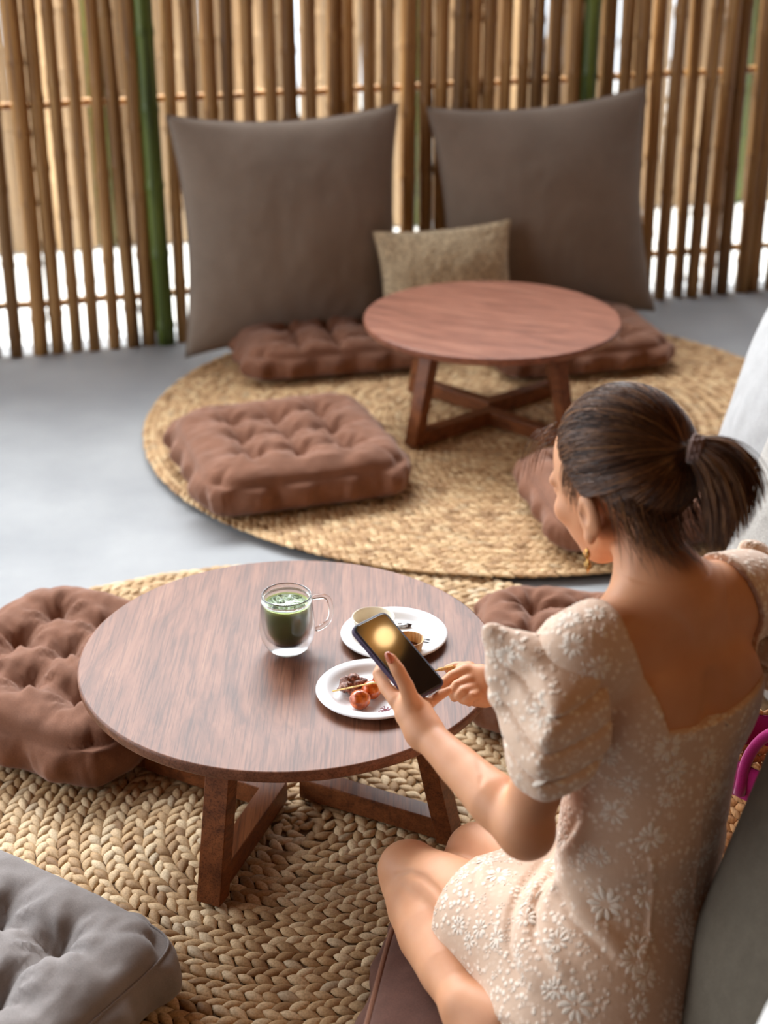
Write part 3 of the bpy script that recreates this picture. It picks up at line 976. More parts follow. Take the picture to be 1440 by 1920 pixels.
# right hand: back of the hand up, fingers curled under holding a stick
sk.chain([wrR, P_(900, 1272, 2.655), P_(872, 1262, 2.655)], [.0235, .0240, .0175], k=.02)
sk.chain([wrR, P_(905, 1292, 2.650), P_(885, 1293, 2.645)], [.0220, .0235, .0190], k=.02)
sk.chain([wrR, P_(905, 1303, 2.640), P_(890, 1308, 2.635)], [.0200, .0170, .0130], k=.02)
sk.chain([P_(872, 1260, 2.650), P_(848, 1268, 2.640), P_(832, 1281, 2.635), P_(818, 1286, 2.630)], [.0145, .0102, .0090, .0072], k=.004)
sk.chain([P_(882, 1275, 2.640), P_(856, 1285, 2.615), P_(848, 1297, 2.610), P_(852, 1308, 2.612)], [.0125, .0090, .0086, .0078], k=.003)
sk.chain([P_(890, 1290, 2.635), P_(868, 1296, 2.605), P_(860, 1304, 2.603), P_(868, 1313, 2.605)], [.0125, .0088, .0082, .0074], k=.003)
sk.chain([P_(897, 1300, 2.630), P_(884, 1306, 2.602), P_(874, 1312, 2.600), P_(880, 1318, 2.604)], [.0115, .0082, .0076, .0068], k=.003)
sk.chain([P_(905, 1275, 2.665), P_(880, 1252, 2.675), P_(856, 1251, 2.672), P_(840, 1254, 2.668)], [.0150, .0115, .0098, .0080], k=.005)

m, n, l, b = mat('skin', srgb(204, 148, 110), .5, spec=.3, sss=.15)
n1 = N(n, 'ShaderNodeTexNoise', i_Scale=14.0, i_Detail=3.0)
l.new(coords(n, l), n1.inputs['Vector'])
r1 = ramp(n, [(.3, srgb(196, 138, 100)), (.7, srgb(208, 152, 114))])
l.new(n1.outputs['Fac'], r1.inputs[0]); l.new(r1.outputs[0], b.inputs['Base Color'])
n2 = N(n, 'ShaderNodeTexNoise', i_Scale=420.0, i_Detail=2.0)
l.new(coords(n, l), n2.inputs['Vector'])
bump(n, l, b, n2.outputs['Fac'], .12, .0006)
M['skin'] = m

person = empty('person', (.375, 1.86, .134))
tag(person, 'woman in a cream floral puff sleeve dress sitting by the near table, holding a phone', 'person')
def world_child(name, me, mt, parent=person):
    o = link(name, me, mt, parent)
    o.matrix_parent_inverse = parent.matrix_world.inverted() if parent.matrix_world != Matrix() else Matrix.Translation(-Vector(parent.location))
    return o
bpy.context.view_layer.update()
def bvh_me(mes):
    vs = []; fs = []
    for me in mes:
        b0 = len(vs)
        co = np.empty(len(me.vertices) * 3, np.float32); me.vertices.foreach_get('co', co)
        vs += [Vector(c) for c in co.reshape(-1, 3).tolist()]
        li = np.empty(len(me.loops), np.int32); me.loops.foreach_get('vertex_index', li)
        fs += (li.reshape(-1, 4) + b0).tolist()
    return BVHTree.FromPolygons(vs, fs)
eye = Vector((0, 0, CAM_H))
def on_cloth(pts, bv_=None):
    out = []
    for px, py in pts:
        d = (Vector(atd(px, py, 2.2)) - eye).normalized()
        h = (bv_ or _b).ray_cast(eye, d)
        if h[0] is not None: out.append(np.array(h[0]))
    return out
def along(v, P, prof, reach):
    """adds prof(distance, place along) around a line lying on the cloth"""
    P = [np.array(p) for p in P]
    lo = np.min(P, 0) - reach; hi = np.max(P, 0) + reach
    r_ = v._sub(lo, hi)
    if r_ is None: return
    sl, X_, Y_, Z_ = r_
    best = None; tt = None; m_ = len(P) - 1
    for i in range(m_):
        a, b_ = P[i], P[i + 1]; d = b_ - a; L = max(d @ d, 1e-9)
        t = np.clip(((X_ - a[0]) * d[0] + (Y_ - a[1]) * d[1] + (Z_ - a[2]) * d[2]) / L, 0, 1)
        q = np.sqrt((X_ - a[0] - t * d[0]) ** 2 + (Y_ - a[1] - t * d[1]) ** 2 + (Z_ - a[2] - t * d[2]) ** 2)
        s_ = (i + t) / m_
        if best is None: best, tt = q, s_
        else:
            w = q < best; best = np.where(w, q, best); tt = np.where(w, s_, tt)
    v.F[sl] = v.F[sl] + prof(best, tt).astype(np.float32)
_b = bvh_me([sk.mesh('tmp', 0)])
along(sk, on_cloth([(742, 1641), (768, 1636), (792, 1645), (814, 1664), (836, 1692), (858, 1730)]), lambda q, t: .0075 * np.sin(math.pi * np.clip(t * .8 + .15, 0, 1)) * np.exp(-(q / .0055) ** 2), .03)
along(sk, on_cloth([(892, 1420), (905, 1452), (902, 1480)]), lambda q, t: .0025 * np.sin(math.pi * t) * np.exp(-(q / .004) ** 2), .03)
along(sk, on_cloth([(738, 1262), (746, 1266), (753, 1264)]), lambda q, t: .0008 * np.exp(-(q / .0022) ** 2), .02)
body = world_child('body', sk.mesh('body', 2), M['skin'])

# ------------------------------------------------------------------ dress
dr = Vol((-.06, 1.54, .03), (.68, 2.40, .90), .003)
torso(dr, .008)
dr.cap(B(.11, -.005, .515), .052, shL, .058, k=.03); dr.cap(B(-.11, -.005, .515), .052, shR, .058, k=.03)
dr.cap(shL, .058, lerp(shL, elL, .25), .056, k=.02); dr.cap(shR, .058, lerp(shR, elR, .25), .056, k=.02)
dr.chain([hipL, lerp(hipL, knL, .5), lerp(hipL, knL, .74)], [.108, .096, .083], k=.05)
dr.chain([hipR, lerp(hipR, knR, .5), lerp(hipR, knR, .80)], [.108, .092, .076], k=.05)
dr.chain([lerp(hipL, hipR, .5), lerp(lerp(hipL, knL, .74), lerp(hipR, knR, .8), .5)], [.09, .06], k=.05)
dr.chain([hipL + np.array([0, 0, -.035]), lerp(hipL, knL, .5) + np.array([0.0, -.01, -.035]), lerp(hipL, knL, .70) + np.array([0, 0, -.03])], [.11, .085, .060], k=.04)
dr.ell(B(.05, -.02, -.06), (.20, .155, .085), (BL, BF, BU), k=.05)
X, Y, Z = dr.grid()
ux = Z - PEL[2] + 0 * X + 0 * Y
up_ = np.maximum(ux, 0)
XX = X - PEL[0] - LEAN[0] * up_; YY = Y - PEL[1] - LEAN[1] * up_
lx = XX * BL[0] + YY * BL[1]
fx = XX * BF[0] + YY * BF[1]
hn = (knL - hipL); hn = hn / np.linalg.norm(hn)
hp = lerp(hipL, knL, .60)
dh = (X - hp[0]) * hn[0] + (Y - hp[1]) * hn[1] + (Z - hp[2]) * hn[2]
dh = dh - .10 * np.maximum(0, (Z - hp[2])) + .004 * np.sin(lx * 55)
Fd = np.maximum(dr.F, np.where(ux < .12, dh, -.05))
Fd = Fd - (.0016 * np.sin(ux * 95 + 14 * lx) * np.exp(-((ux - .17) / .06) ** 2)).astype(np.float32)
ucut = .405 + .018 * (lx / .11) ** 2
lim_l = .086 + .050 * np.clip((ux - .42) / .13, 0, 1)
lim_r = .128 - .030 * np.clip((ux - .50) / .07, 0, 1)
cut = np.maximum(np.maximum(ucut - ux, lx - lim_l), -lx - lim_r)          # negative inside the opening
Fd = np.maximum(Fd, -cut)
Fd = np.maximum(Fd, lx - .235); Fd = np.maximum(Fd, -lx - .235)
dr.F = Fd.astype(np.float32)

_b = bvh_me([dr.mesh('tmp', 1)])
def crease(pts, depth, width, lip, lipw, off):
    """a fold: valley line with a rolled lip beside it (off: shift in photo pixels)"""
    env = lambda t: np.sin(math.pi * np.clip(t * .94 + .05, 0, 1)) ** .6
    P1 = on_cloth([(x + off[0], y + off[1]) for x, y in pts])
    along(dr, P1, lambda q, t: -lip * env(t) * np.exp(-(q / lipw) ** 2), .05)
    P0 = on_cloth(pts)
    along(dr, P0, lambda q, t: depth * env(t) * np.exp(-(q / width) ** 2), .04)
crease([(1040, 1585), (1008, 1625), (978, 1665), (958, 1715), (953, 1765), (963, 1815), (985, 1860)], .012, .0070, .011, .016, (26, 2))
crease([(1036, 1640), (1012, 1668), (1000, 1710), (1004, 1760), (1026, 1806), (1046, 1830)], .010, .0060, .009, .013, (22, 4))
crease([(1036, 1620), (1046, 1668), (1072, 1720), (1112, 1762), (1150, 1800)], .008, .0065, .008, .016, (20, -8))
crease([(1085, 1535), (1062, 1572), (1046, 1605)], .006, .007, .006, .012, (16, 2))
crease([(900, 1612), (890, 1655), (896, 1700)], .003, .006, .003, .010, (14, 0))
def ridge(pts, h=.0030, w=.0034):
    along(dr, on_cloth(pts), lambda q, t: -h * np.exp(-(q / w) ** 2), .02)
ridge([(1222, 1615), (1224, 1680), (1218, 1760), (1205, 1800)], .004, .004)
ridge([(1327, 1345), (1326, 1400), (1318, 1500), (1312, 1600), (1300, 1700)])
ridge([(1246, 1370), (1290, 1362), (1330, 1346), (1380, 1320), (1422, 1290)], .002)
dress_me = dr.mesh('dress', 2)

m, n, l, b = mat('cream_brocade', srgb(214, 184, 158), .62, spec=.3, sheen=.35)
v = coords(n, l)
n1 = N(n, 'ShaderNodeTexNoise', i_Scale=70.0, i_Detail=5.0, i_Roughness=.7)
l.new(v, n1.inputs['Vector'])
vo = N(n, 'ShaderNodeTexVoronoi', i_Scale=95.0)
l.new(v, vo.inputs['Vector'])
nl = N(n, 'ShaderNodeTexNoise', i_Scale=24.0, i_Detail=3.0)
l.new(v, nl.inputs['Vector'])
rl = ramp(n, [(.40, (.12, .12, .12)), (.54, (1, 1, 1))])
l.new(nl.outputs['Fac'], rl.inputs[0])
rv = ramp(n, [(.18, (1, 1, 1)), (.5, (0, 0, 0))])
l.new(vo.outputs['Distance'], rv.inputs[0])
mu = N(n, 'ShaderNodeMath', operation='MULTIPLY')
l.new(rl.outputs[0], mu.inputs[0]); l.new(rv.outputs[0], mu.inputs[1])
mc = N(n, 'ShaderNodeMixRGB'); l.new(mu.outputs[0], mc.inputs[0])
mc.inputs[1].default_value = (*srgb(208, 176, 150), 1); mc.inputs[2].default_value = (*srgb(238, 222, 204), 1)
l.new(mc.outputs[0], b.inputs['Base Color'])
ah = N(n, 'ShaderNodeMath', operation='MULTIPLY_ADD'); ah.inputs[1].default_value = .5
l.new(n1.outputs['Fac'], ah.inputs[0]); l.new(mu.outputs[0], ah.inputs[2])
bump(n, l, b, ah.outputs[0], .55, .0024)
M['dress'] = m
M['petal'] = fabric_mat('raised_cream_thread', srgb(232, 217, 200), weave=900, var=.05, rough=.55, sheen=.3, bdist=.0008)
dress = world_child('dress', dress_me, M['dress'])

# sleeves: puffed and gathered, with a pointed crown
def hull_fn(pts, rnd_):
    bm = bmesh.new()
    for p in pts: bm.verts.new(p)
    bmesh.ops.convex_hull(bm, input=list(bm.verts))
    bm.normal_update()
    c = sum((Vector(p) for p in pts), Vector()) / len(pts)
    pl = []
    for f_ in bm.faces:
        nn_ = f_.normal.copy(); q = f_.verts[0].co
        if (q - c).dot(nn_) < 0: nn_ = -nn_
        pl.append((tuple(nn_), nn_.dot(q)))
    bm.free()
    def fn(X, Y, Z):
        # soft maximum over the planes
        a = None; K = 190.0
        for (nx, ny, nz), dd in pl:
            e = np.exp(np.clip(K * (nx * X + ny * Y + nz * Z - dd), -40, 40))
            a = e if a is None else a + e
        return np.log(a) / K - rnd_
    return fn
def sleeve(pts, peak, lo, hi, seam, slope, side, ppk, seed):
    v = Vol(lo, hi, .0028)
    v.merge(hull_fn(pts, .004), lo, hi, .001)
    for p0, r0, p1, r1 in peak: v.cap(p0, r0, p1, r1, k=.03)
    X, Y, Z = v.grid()
    a = np.array(slope[0]); c_ = np.array(slope[1])
    s = (X - seam[0]) * a[0] + (Y - seam[1]) * a[1] + (Z - seam[2]) * a[2]      # across the pleats
    t = (X - seam[0]) * c_[0] + (Y - seam[1]) * c_[1] + (Z - seam[2]) * c_[2]    # away from the seam
    ph = (s + .012 * np.sin(t * 17 + seed)) * math.pi / .046 + .5 * np.sin(t * 22)
    w = np.abs(np.sin(ph))
    prof = 1 - np.exp(-w / .28)
    pd_ = np.sqrt((X - ppk[0]) ** 2 + (Y - ppk[1]) ** 2 + (Z - ppk[2]) ** 2)
    fade = np.clip((pd_ - .02) / .05, 0, 1)
    amp = .010 * np.clip(1.1 - np.abs(t - .07) / .13, .1, 1) * fade
    v.F = v.F + (amp * (1 - prof) - .003 * prof * fade + .0010 * np.sin(t * 110 + 4 * np.sin(s * 50)) * prof * fade).astype(np.float32)
    return v.mesh('sleeve', 2)
PT = lambda x, y, z: Vector(atd(x, y, z))
pk = np.array(atd(916, 1180, 2.150))
ptsL = [PT(950, 1206, 2.15), PT(1035, 1206, 2.12), PT(1098, 1196, 2.125), PT(1125, 1250, 2.10), PT(1148, 1320, 2.09), PT(1152, 1392, 2.10), PT(1090, 1482, 2.10), PT(1015, 1508, 2.10),
        PT(958, 1470, 2.13), PT(943, 1400, 2.15), PT(926, 1335, 2.155), PT(930, 1260, 2.16), PT(1040, 1345, 2.035), PT(1010, 1420, 2.045), PT(1030, 1280, 2.07),
        PT(975, 1250, 2.25), PT(1080, 1250, 2.24), PT(990, 1440, 2.25), PT(1065, 1420, 2.25)]
slL_me = sleeve(ptsL, [(PT(965, 1235, 2.15), .026, pk, .002), (PT(1010, 1225, 2.13), .018, pk + np.array([.010, 0, -.004]), .004), (PT(945, 1290, 2.155), .018, pk + np.array([.004, 0, -.012]), .004)],
    (.08, 1.62, .44), (.40, 2.14, .92), atd(1150, 1340, 2.09), ((-.12, -.1, 1.0), (-.95, .2, .05)), 1, pk, 1)
ptsR = [B(-.19, -.05, .50), B(-.19, .06, .53), B(-.20, -.085, .44), B(-.19, -.06, .36), B(-.19, .08, .36), B(-.27, -.05, .46), B(-.275, .06, .47), B(-.275, -.03, .36), B(-.27, .08, .36), B(-.21, .02, .56)]
pkr = np.array(atd(1397, 1022, 2.34))
slR_me = sleeve([Vector(p) for p in ptsR], [(B(-.215, .01, .52), .026, pkr, .003), (B(-.235, -.02, .49), .022, pkr + np.array([.006, 0, -.016]), .005)],
    (.36, 1.86, .44), (.78, 2.30, 1.0), B(-.18, -.05, .45), ((.0, 0, 1.0), (.8, .6, 0)), -1, pkr, 2)
slL = world_child('sleeve', slL_me, M['dress'])
slR = world_child('sleeve', slR_me, M['dress'])

# raised flowers of the brocade, sewn on the cloth
bv = bvh_me([dress_me, slL_me, slR_me])
def petal(b, c, nrm, d, L, W, T):
    s = nrm.cross(d).normalized()
    vs = []; fs = []
    nu, nv = 6, 8
    for i in range(nu + 1):
        u = i / nu; w = math.sin(math.pi * min(max(u, .03), .97)) ** .7 * (.55 + .45 * u)
        for k_ in range(nv):
            g = 2 * math.pi * k_ / nv
            vs.append(c + d * (L * (u - .0)) + s * (W * .5 * w * math.cos(g)) + nrm * (T * w * (math.sin(g) * .8 + .1)))
    for i in range(nu):
        for k_ in range(nv):
            l_ = (k_ + 1) % nv
            fs.append((i * nv + k_, i * nv + l_, (i + 1) * nv + l_, (i + 1) * nv + k_))
    b.add(vs, fs)
def flower(b, hit, nrm, rad, np_, rnd):
    t = nrm.orthogonal().normalized(); s = nrm.cross(t)
    r0 = rnd.uniform(0, 6.28)
    for k_ in range(np_):
        a = r0 + 2 * math.pi * k_ / np_ + rnd.uniform(-.12, .12)
        d = t * math.cos(a) + s * math.sin(a)
        p0 = hit + d * rad * .26
        p1 = hit + d * rad * rnd.uniform(.85, 1.1)
        q = bv.ray_cast(p1 + nrm * .02, -nrm, .04)
        if q[0] is None: continue
        q0 = bv.ray_cast(p0 + nrm * .02, -nrm, .04)
        a0 = q0[0] if q0[0] is not None else p0
        dd = (q[0] - a0); L = dd.length
        if L > rad * 1.5: continue
        dd.normalize()
        petal(b, a0, (nrm - dd * nrm.dot(dd)).normalized(), dd, L, rad * rnd.uniform(.42, .54), .0015)
rnd = random.Random(11)
fl = MB()
big = [(1135, 1695, .026), (1220, 1570, .022), (1150, 1525, .020), (1255, 1400, .024), (1350, 1350, .02), (1030, 1468, .022), (1020, 1335, .024),
       (1075, 1210, .018), (1125, 1250, .018), (950, 1230, .016), (1190, 1800, .022), (1080, 1885, .024), (1210, 1830, .02), (1000, 1690, .02), (935, 1640, .022),
       (985, 1720, .018), (900, 1740, .016), (1045, 1765, .018), (1320, 1600, .022), (1340, 1480, .018), (1150, 1400, .014), (1285, 1730, .02), (870, 1640, .012),
       (930, 1760, .016), (1100, 1600, .016), (1250, 1500, .014), (1330, 1420, .016), (1180, 1470, .016), (970, 1800, .014), (1290, 1900, .018), (1200, 1890, .018)]
for px, py, rad in big:
    d = (Vector(atd(px, py, 2.2)) - eye).normalized()
    h = bv.ray_cast(eye, d)
    if h[0] is None: continue
    nr = h[1] if h[1].dot(d) < 0 else -h[1]
    flower(fl, h[0], nr, rad, rnd.choice((9, 10, 11)), rnd)
# all round the cloth, sprigs of small leaves too
verts = dress_me.vertices
for i in range(520):
    vtx = verts[rnd.randrange(len(verts))]
    p = Vector(vtx.co); nr = Vector(vtx.normal)
    if i < 60:
        flower(fl, p, nr, rnd.uniform(.012, .020), 9, rnd)
    else:
        flower(fl, p, nr, rnd.uniform(.005, .009), rnd.choice((3, 4, 5)), rnd)
for slv in (slL, slR):
    verts = slv.data.vertices
    for i in range(90):
        vtx = verts[rnd.randrange(len(verts))]
        flower(fl, Vector(vtx.co), Vector(vtx.normal), rnd.uniform(.004, .009), rnd.choice((3, 4, 5)), rnd)
fo = fl.build('embroidered_flowers', M['petal'])
fo.parent = dress
fo.matrix_parent_inverse = Matrix()

# fingernails
M['nail'] = mat('copper_nail_polish', srgb(186, 96, 62), .2, spec=.6, coat=.5)[0]
def nail(tip, base, up, w, L, name='fingernail'):
    d = Vector(tip - base).normalized(); up = Vector(up); up = (up - d * up.dot(d)).normalized(); s = d.cross(up)
    vs = []; fs = []; nu, nv = 8, 8
    c = Vector(tip)
    for i in range(nu + 1):
        u = -1 + 2 * i / nu
        for j in range(nv + 1):
            v = -1 + 2 * j / nv
            ww = w * (1 - .25 * max(0, u) ** 2) * (1 - .12 * max(0, -u) ** 2)
            vs.append(c + d * (L * u * (1 - .12 * v * v)) + s * (ww * v) + up * (.0012 - .0042 * v * v - .0015 * u * u * (u > 0)))
    for i in range(nu):
        for j in range(nv):
            q = i * (nv + 1) + j
            fs.append((q, q + 1, q + nv + 2, q + nv + 1))
    bb = MB().add(vs, fs)
    o = bb.build(name, M['nail'])
    o.modifiers.new('s', 'SOLIDIFY').thickness = .0007
    o.parent = body
    return o
tocam = np.array(eye) - tb[3]; tocam /= np.linalg.norm(tocam)
upn = tocam * .95 + np.array([-.35, 0, .2])
upn /= np.linalg.norm(upn)
tdir = (tb[3] - tb[2]) / np.linalg.norm(tb[3] - tb[2])
upn = upn - tdir * upn.dot(tdir); upn /= np.linalg.norm(upn)
nail(tb[3] + upn * .0092 + tdir * .002, tb[2] + upn * .0092, upn, .0062, .0095)
# ------------------------------------------------------------------ hair
HR = np.array([.107, .083, .094]) * HS
HC = Hd(-.020, 0, .018)
TIE_L = np.array([-.126, -.006, .004]) * HS           # in head axes, from HC
def hw(v): return HC + HF * v[0] + HL * v[1] + HU * v[2]
key = [(.80, 0, .60), (.76, .30, .56), (.66, .62, .40), (.48, .84, .14), (.30, .93, -.12), (.18, .90, -.34), (.10, .93, -.30), (.06, .96, -.12),
       (-.08, .98, -.10), (-.26, .92, -.26), (-.36, .80, -.50), (-.46, .62, -.70), (-.52, .36, -.84), (-.54, 0, -.90)]
key = key + [(f_, -l_, u_) for f_, l_, u_ in key[-2:0:-1]]
key = [np.array(k_) / np.linalg.norm(k_) for k_ in key]
def hairline(t):
    t = (t % 1.0) * len(key); i = int(t); a = t - i
    a = a * a * (3 - 2 * a)
    v = key[i % len(key)] * (1 - a) + key[(i + 1) % len(key)] * a
    return v / np.linalg.norm(v)
td = TIE_L / HR; td = td / np.linalg.norm(td)
def hair_pt(t, s, off=0.0, wob=0.0):
    a = hairline(t)
    a = a / HR * HR.mean(); a = a / np.linalg.norm(a)
    w = math.acos(max(-1, min(1, float(a @ td))))
    s2 = s
    if w < 1e-4: d_ = a
    else: d_ = (a * math.sin((1 - s2) * w) + td * math.sin(s2 * w)) / math.sin(w)
    # hair sags and sweeps a little on its way back
    d_ = d_ + np.array([0, 0, .05 * math.sin(math.pi * s)]) * (1 if a[2] > 0 else .2)
    d_ = d_ / np.linalg.norm(d_)
    r = 1 / np.sqrt(((d_ / HR) ** 2).sum())
    vol = -.006 * (1 - min(1, s / .10)) + (.007 * math.sin(math.pi * min(1, s * 1.1)) if s < .9 else 0) + .004 * max(0, d_[2]) * math.sin(math.pi * s)
    p = d_ * (r + vol + off)
    # gather into the tie
    g = max(0, (s - .86) / .14)
    ring = TIE_L + np.array([0, math.cos(t * 6.283) * .010, math.sin(t * 6.283) * .010])
    p = p * (1 - g * g) + ring * (g * g)
    return hw(p)
NT_, NS_ = 120, 34
V = [hair_pt(i / NT_, (j / NS_)) for i in range(NT_) for j in range(NS_ + 1)]
Q = [(i * (NS_ + 1) + j, i * (NS_ + 1) + j + 1, ((i + 1) % NT_) * (NS_ + 1) + j + 1, ((i + 1) % NT_) * (NS_ + 1) + j) for i in range(NT_) for j in range(NS_)]
def hair_material(name, cols, rough=.34):
    m, n, l, b = mat(name, cols[1], rough, spec=.5)
    g = n.new('ShaderNodeNewGeometry')
    r1 = ramp(n, [(0, cols[0]), (.5, cols[1]), (.85, cols[2]), (1, cols[3])])
    l.new(g.outputs['Random Per Island'], r1.inputs[0])
    l.new(r1.outputs[0], b.inputs['Base Color'])
    b.inputs['Anisotropic'].default_value = .5
    return m
M['hair'] = hair_material('brown_hair', [srgb(56, 32, 16), srgb(84, 50, 26), srgb(124, 80, 44), srgb(176, 122, 72)], .42)
M['haircap'] = mat('brown_hair_mass', srgb(50, 30, 18), .6, spec=.2)[0]
hair = world_child('hair', mesh_fast('hair', np.array(V), np.array(Q)), M['haircap'])
rnd = random.Random(5)
class Strands:
    def __init__(s): s.V = []; s.Q = []; s.off = 0
    def add(s, pts, r, n=3, taper=.35):
        pts = np.array(pts); m = len(pts)
        T = np.gradient(pts, axis=0); T /= np.linalg.norm(T, axis=1)[:, None] + 1e-9
        ref = np.array([.3, .5, .8]); A = np.cross(T, ref); A /= np.linalg.norm(A, axis=1)[:, None] + 1e-9; C = np.cross(T, A)
        k = np.arange(m) / (m - 1); rr = r * (1 - (1 - taper) * k ** 2)
        ang = np.arange(n) * 2 * math.pi / n
        V = pts[:, None, :] + rr[:, None, None] * (A[:, None, :] * np.cos(ang)[None, :, None] + C[:, None, :] * np.sin(ang)[None, :, None])
        q = np.array([(i * n + j, i * n + (j + 1) % n, (i + 1) * n + (j + 1) % n, (i + 1) * n + j) for i in range(m - 1) for j in range(n)]) + s.off
        s.V.append(V.reshape(-1, 3)); s.Q.append(q); s.off += m * n
    def build(s, name, mt, parent):
        return sub_child(name, mesh_fast(name, np.concatenate(s.V), np.concatenate(s.Q)), mt, parent)
def sub_child(name, me, mt, parent):
    o = link(name, me, mt, parent)
    bpy.context.view_layer.update()
    o.matrix_parent_inverse = parent.matrix_world.inverted()
    return o
st = Strands()
for i in range(3600):
    t0 = rnd.random(); s0 = rnd.random() * .25 if rnd.random() < .75 else 0.0
    off = rnd.uniform(.0, .0022); dt = rnd.uniform(-.012, .012); ph = rnd.uniform(0, 6.28)
    pts = [hair_pt(t0 + dt * math.sin(math.pi * k_ / 15 + ph), s0 + (1 - s0) * k_ / 15, off + .0008 * math.sin(k_ * .9 + ph)) for k_ in range(16)]
    st.add(pts, rnd.uniform(.0004, .0009))
st.build('swept_strands', M['hair'], hair)
# ponytail
tie = hw(TIE_L)
tail_dir = np.array([.62, -.22, -.10]); tail_dir /= np.linalg.norm(tail_dir)
st = Strands()
def tail_strand(r0, spread, length, drop, rad):
    a = rnd.uniform(0, 6.28); q = math.sqrt(rnd.random()) * r0
    side = np.array([0.2, .9, 0.1]); up = np.array([.2, 0, 1.0])
    o_ = side * math.cos(a) * q + up * math.sin(a) * q
    p = tie + o_ * .6 - tail_dir * .01
    d_ = tail_dir + o_ / r0 * spread + np.array([rnd.gauss(0, .08), rnd.gauss(0, .08), rnd.gauss(0, .08)])
    d_ /= np.linalg.norm(d_)
    pts = [p.copy()]; n_ = 14; st_ = length / n_
    for k_ in range(n_):
        d_ = d_ + np.array([-.012, .0, -drop * (1 + k_ * .12)]) + np.array([rnd.gauss(0, .012)] * 3)
        d_ /= np.linalg.norm(d_); p = p + d_ * st_; pts.append(p.copy())
    st.add(pts, rad, taper=.3)
for i in range(2600): tail_strand(.015, .62, rnd.uniform(.10, .155), .095, rnd.uniform(.0005, .0010))
# loose locks at the nape
for i in range(240):
    t0 = rnd.choice((rnd.uniform(.42, .62), rnd.uniform(.36, .50)))
    p = np.array(hair_pt(t0, rnd.uniform(.02, .35), .001))
    L = rnd.uniform(.05, .10); d_ = np.array([.25, -.25, -1.0]) + np.array([rnd.gauss(0, .12) for _ in range(3)])
    pts = [p.copy()]
    curl = rnd.uniform(-.02, .09)
    for k_ in range(10):
        d_ = d_ / np.linalg.norm(d_); p = p + d_ * L / 10; pts.append(p.copy()); d_ = d_ + np.array([curl * 1.2, -.02, .03])
    st.add(pts, rnd.uniform(.0004, .0008), taper=.2)
st.build('ponytail', M['hair'], hair)
# tie core and band
core = Vol(tie - .12, tie + .12, .004)
pth = [tie, tie + tail_dir * .035, tie + tail_dir * .055 + np.array([0, 0, -.020]), tie + tail_dir * .062 + np.array([0, 0, -.050]), tie + tail_dir * .055 + np.array([0, 0, -.080])]
core.chain(pth, [.010, .017, .019, .015, .006], k=.02)
sub_child('ponytail_mass', core.mesh('ponytail_mass', 2), M['haircap'], hair)
bnd = MB(); tdv = Vector(tail_dir); aa = tdv.orthogonal().normalized(); bb_ = tdv.cross(aa)
for q in range(3):
    bnd.tube([Vector(tie) + tdv * (.003 + .0055 * (q - 1)) + (aa * math.cos(g) + bb_ * math.sin(g)) * (.0165 + .0015 * math.sin(g * 9 + q * 2)) for g in [2 * math.pi * k_ / 36 for k_ in range(36)]], .0042, 8, closed=True)
M['band'] = fabric_mat('mauve_hair_tie', srgb(112, 88, 80), weave=600, var=.1)
o = bnd.build('hair_tie', M['band']); o.parent = hair
# wisps in front of the brow
st = Strands()
for i in range(46):
    p = np.array(hw(np.array([.088, rnd.uniform(.02, .055), rnd.uniform(.045, .070)]) * HS))
    d_ = HF * .8 + HL * rnd.uniform(-.1, .3) + np.array([0, 0, -.2])
    L = rnd.uniform(.05, .10); pts = [p.copy()]
    for k_ in range(12):
        d_ = d_ / np.linalg.norm(d_); p = p + d_ * L / 12; pts.append(p.copy())
        d_ = d_ + np.array([0, 0, -.26]) + np.array([rnd.gauss(0, .02) for _ in range(3)]) + HL * .02
    st.add(pts, .0003, taper=.3)
st.build('brow_wisps', M['hair'], hair)
st = Strands()
for i in range(70):   # short hairs before the ear
    p = np.array(hair_pt(rnd.uniform(.10, .17), .02, .001))
    d_ = np.array([-.1, -.05, -1.0]) + HF * rnd.uniform(-.3, .25)
    L = rnd.uniform(.02, .045); pts = [p.copy()]
    for k_ in range(7):
        d_ = d_ / np.linalg.norm(d_); p = p + d_ * L / 7; pts.append(p.copy()); d_ = d_ - HF * .07
    st.add(pts, .0004, taper=.3)
st.build('temple_wisps', M['hair'], hair)
# earring
M['gold'] = mat('gold', srgb(214, 168, 96), .25, metallic=1)[0]
ear = Vector(Hd(-.010, .088, -.076))
eb = MB()
for q, (dz, L, dx) in enumerate(((0, .020, 0), (.016, .022, .002))):
    c_ = ear + Vector((dx, -.002 * q, -dz))
    eb.tube([c_, c_ + Vector((.002, 0, -L * .5)), c_ + Vector((.0005, 0, -L))], [.0012, .0028, .0012], 8)
    eb.tube([c_ + Vector((.0008 + .004 * math.sin(g), .004 * math.cos(g), -.004 - .010 * (1 - math.cos(g)) * .5)) for g in [k_ * math.pi / 6 for k_ in range(12)]], .0009, 6, closed=True)
o = eb.build('earring', M['gold']); o.parent = body

